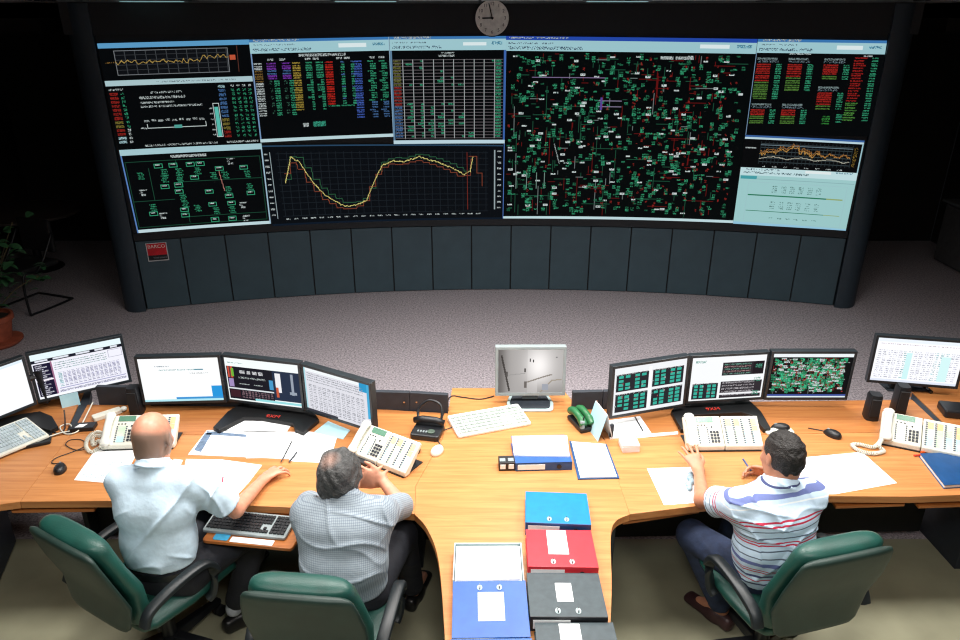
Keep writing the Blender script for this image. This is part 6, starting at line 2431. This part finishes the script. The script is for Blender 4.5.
# ---- the man in the striped polo shirt
skin3 = node_mix_mat('skin_polo', (184, 126, 98), 0.5, 'hair', (70, 60, 54), 0.4, 0.6)
hair3 = mat('dark_hair', (27, 23, 21), 0.55, noise=0.25, nscale=80, bump=0.7, bscale=160)
STR = [(0.035, 0.010, 'n'), (0.060, 0.006, 'r'), (0.085, 0.012, 'n'), (0.115, 0.006, 'r'), (0.128, 0.005, 'r'), (0.165, 0.020, 'b'), (0.200, 0.006, 'g'), (0.235, 0.006, 'g'), (0.262, 0.007, 'r'),
       (0.276, 0.006, 'r'), (0.300, 0.006, 'g'), (0.335, 0.005, 'g'), (0.362, 0.008, 'r'), (0.380, 0.008, 'r'), (0.440, 0.006, 'w'), (0.470, 0.019, 'b'), (0.505, 0.009, 'n')]
CC = dict(n=(66, 74, 118), r=(190, 44, 74), b=(104, 116, 170), g=(84, 96, 116), w=(232, 238, 242))
polo = mat('striped_polo', (198, 220, 240), 0.8, noise=0.03, bump=0.25, bscale=24)
nt = polo.node_tree
b = nt.nodes['Principled BSDF']
prev = b.inputs['Base Color'].links[0].from_socket
a = nt.nodes.new('ShaderNodeAttribute')
a.attribute_name = 'along'
for pos, wd, c in STR:
    cp = nt.nodes.new('ShaderNodeMath')
    cp.operation = 'COMPARE'
    cp.inputs[1].default_value = pos
    cp.inputs[2].default_value = wd / 2
    nt.links.new(a.outputs['Fac'], cp.inputs[0])
    mx = nt.nodes.new('ShaderNodeMix')
    mx.data_type = 'RGBA'
    nt.links.new(cp.outputs[0], mx.inputs['Factor'])
    nt.links.new(prev, mx.inputs['A'])
    mx.inputs['B'].default_value = rgba(CC[c])
    prev = mx.outputs['Result']
nt.links.new(prev, b.inputs['Base Color'])


def stripe_attrs(g, R):
    def along(V):
        t = ((V - g['pelvis']) @ nrm(g['neck'] - g['pelvis']))
        t = t + 0.010 * np.sin((V @ R) * 9 + 1) + 0.07 * np.abs((V - g['pelvis']) @ R) ** 2
        s = near_sleeve(V, g)
        return np.where(s >= 0, 0.47 - s * 1.15, t)
    return {'along': along}


J3 = dict(pelvis=(1.355, 2.675, 0.545), waist=(1.345, 2.645, 0.73), chest=(1.328, 2.66, 0.89), neck=(1.335, 2.685, 1.03), head=(1.352, 2.738, 1.145),
          face=(-0.32, 1.0, -0.22), up=(0.0, 0.2, 1), shL=(1.15, 2.635, 0.955), shR=(1.495, 2.705, 0.955), elL=(1.072, 2.865, 0.805), elR=(1.60, 2.88, 0.80),
          wrL=(1.125, 3.115, 0.80), wrR=(1.515, 3.115, 0.775), hipL=(1.26, 2.66, 0.55), hipR=(1.45, 2.70, 0.55), knL=(1.075, 2.945, 0.53), knR=(1.37, 3.10, 0.57),
          anL=(1.155, 2.93, 0.12), anR=(1.30, 3.14, 0.10), toL=(1.24, 2.86, 0.05), toR=(1.27, 3.28, 0.05))
J3['anL'] = (1.262, 2.88, 0.11)
J3['toL'] = (1.185, 2.99, 0.05)
opt3 = dict(skin=skin3, shirt=polo, trousers=mat('dark_jeans', (34, 46, 72), 0.85, noise=0.15, nscale=25, bump=0.3, bscale=40), shoes=mat('maroon_shoe', (62, 38, 40), 0.45), seed=12, sleeve=0.62,
            cuff=0.073, hem=0.10, wr=0.007, tw=1.0, hs=0.98, hair=dict(thick=0.005, seed=9, freq=120, amp=0.002, mat=hair3),
            handL=dict(d=(-0.22, 0.85, 0.42), side=(0.95, 0.2, 0.1), n=(-0.1, -0.45, 0.9), curl=0.22, spread=1.3),
            handR=dict(d=(-0.82, 0.50, -0.08), side=(-0.3, -0.2, 0.9), n=(0.3, 0.5, 0.8), curl=0.7, spread=0.7),
            shirt_attrs=stripe_attrs)
p3, g3 = person('dark-haired man in a striped polo shirt holding a pen', J3, opt3)

# pens held or lying on the papers
tag(MB().tube([at(743, 459, 0.80), at(751, 471, 0.775)], 0.005, 8).build('pen', M['navy'], None), 'blue pen held by the man in the striped polo shirt', 'pen')
tag(MB().tube([at(223, 477, 0.755), at(221, 491, 0.755)], 0.004, 8).build('pen', mat('pink_pen', (206, 60, 90), 0.4), None), 'pink pen on the sheet before the bald man', 'pen')
tag(MB().tube([at(292, 441, 0.752), at(281, 462, 0.752)], 0.003, 8).build('pen', M['black'], None), 'thin black pen just beyond the fingers of the bald man', 'pen')
tag(MB().tube([at(297, 452, 0.751), at(289, 462, 0.751)], 0.004, 8).build('pen', M['charcoal'], None), 'short dark pen beside the thin black one near the bald man\'s hand', 'pen')
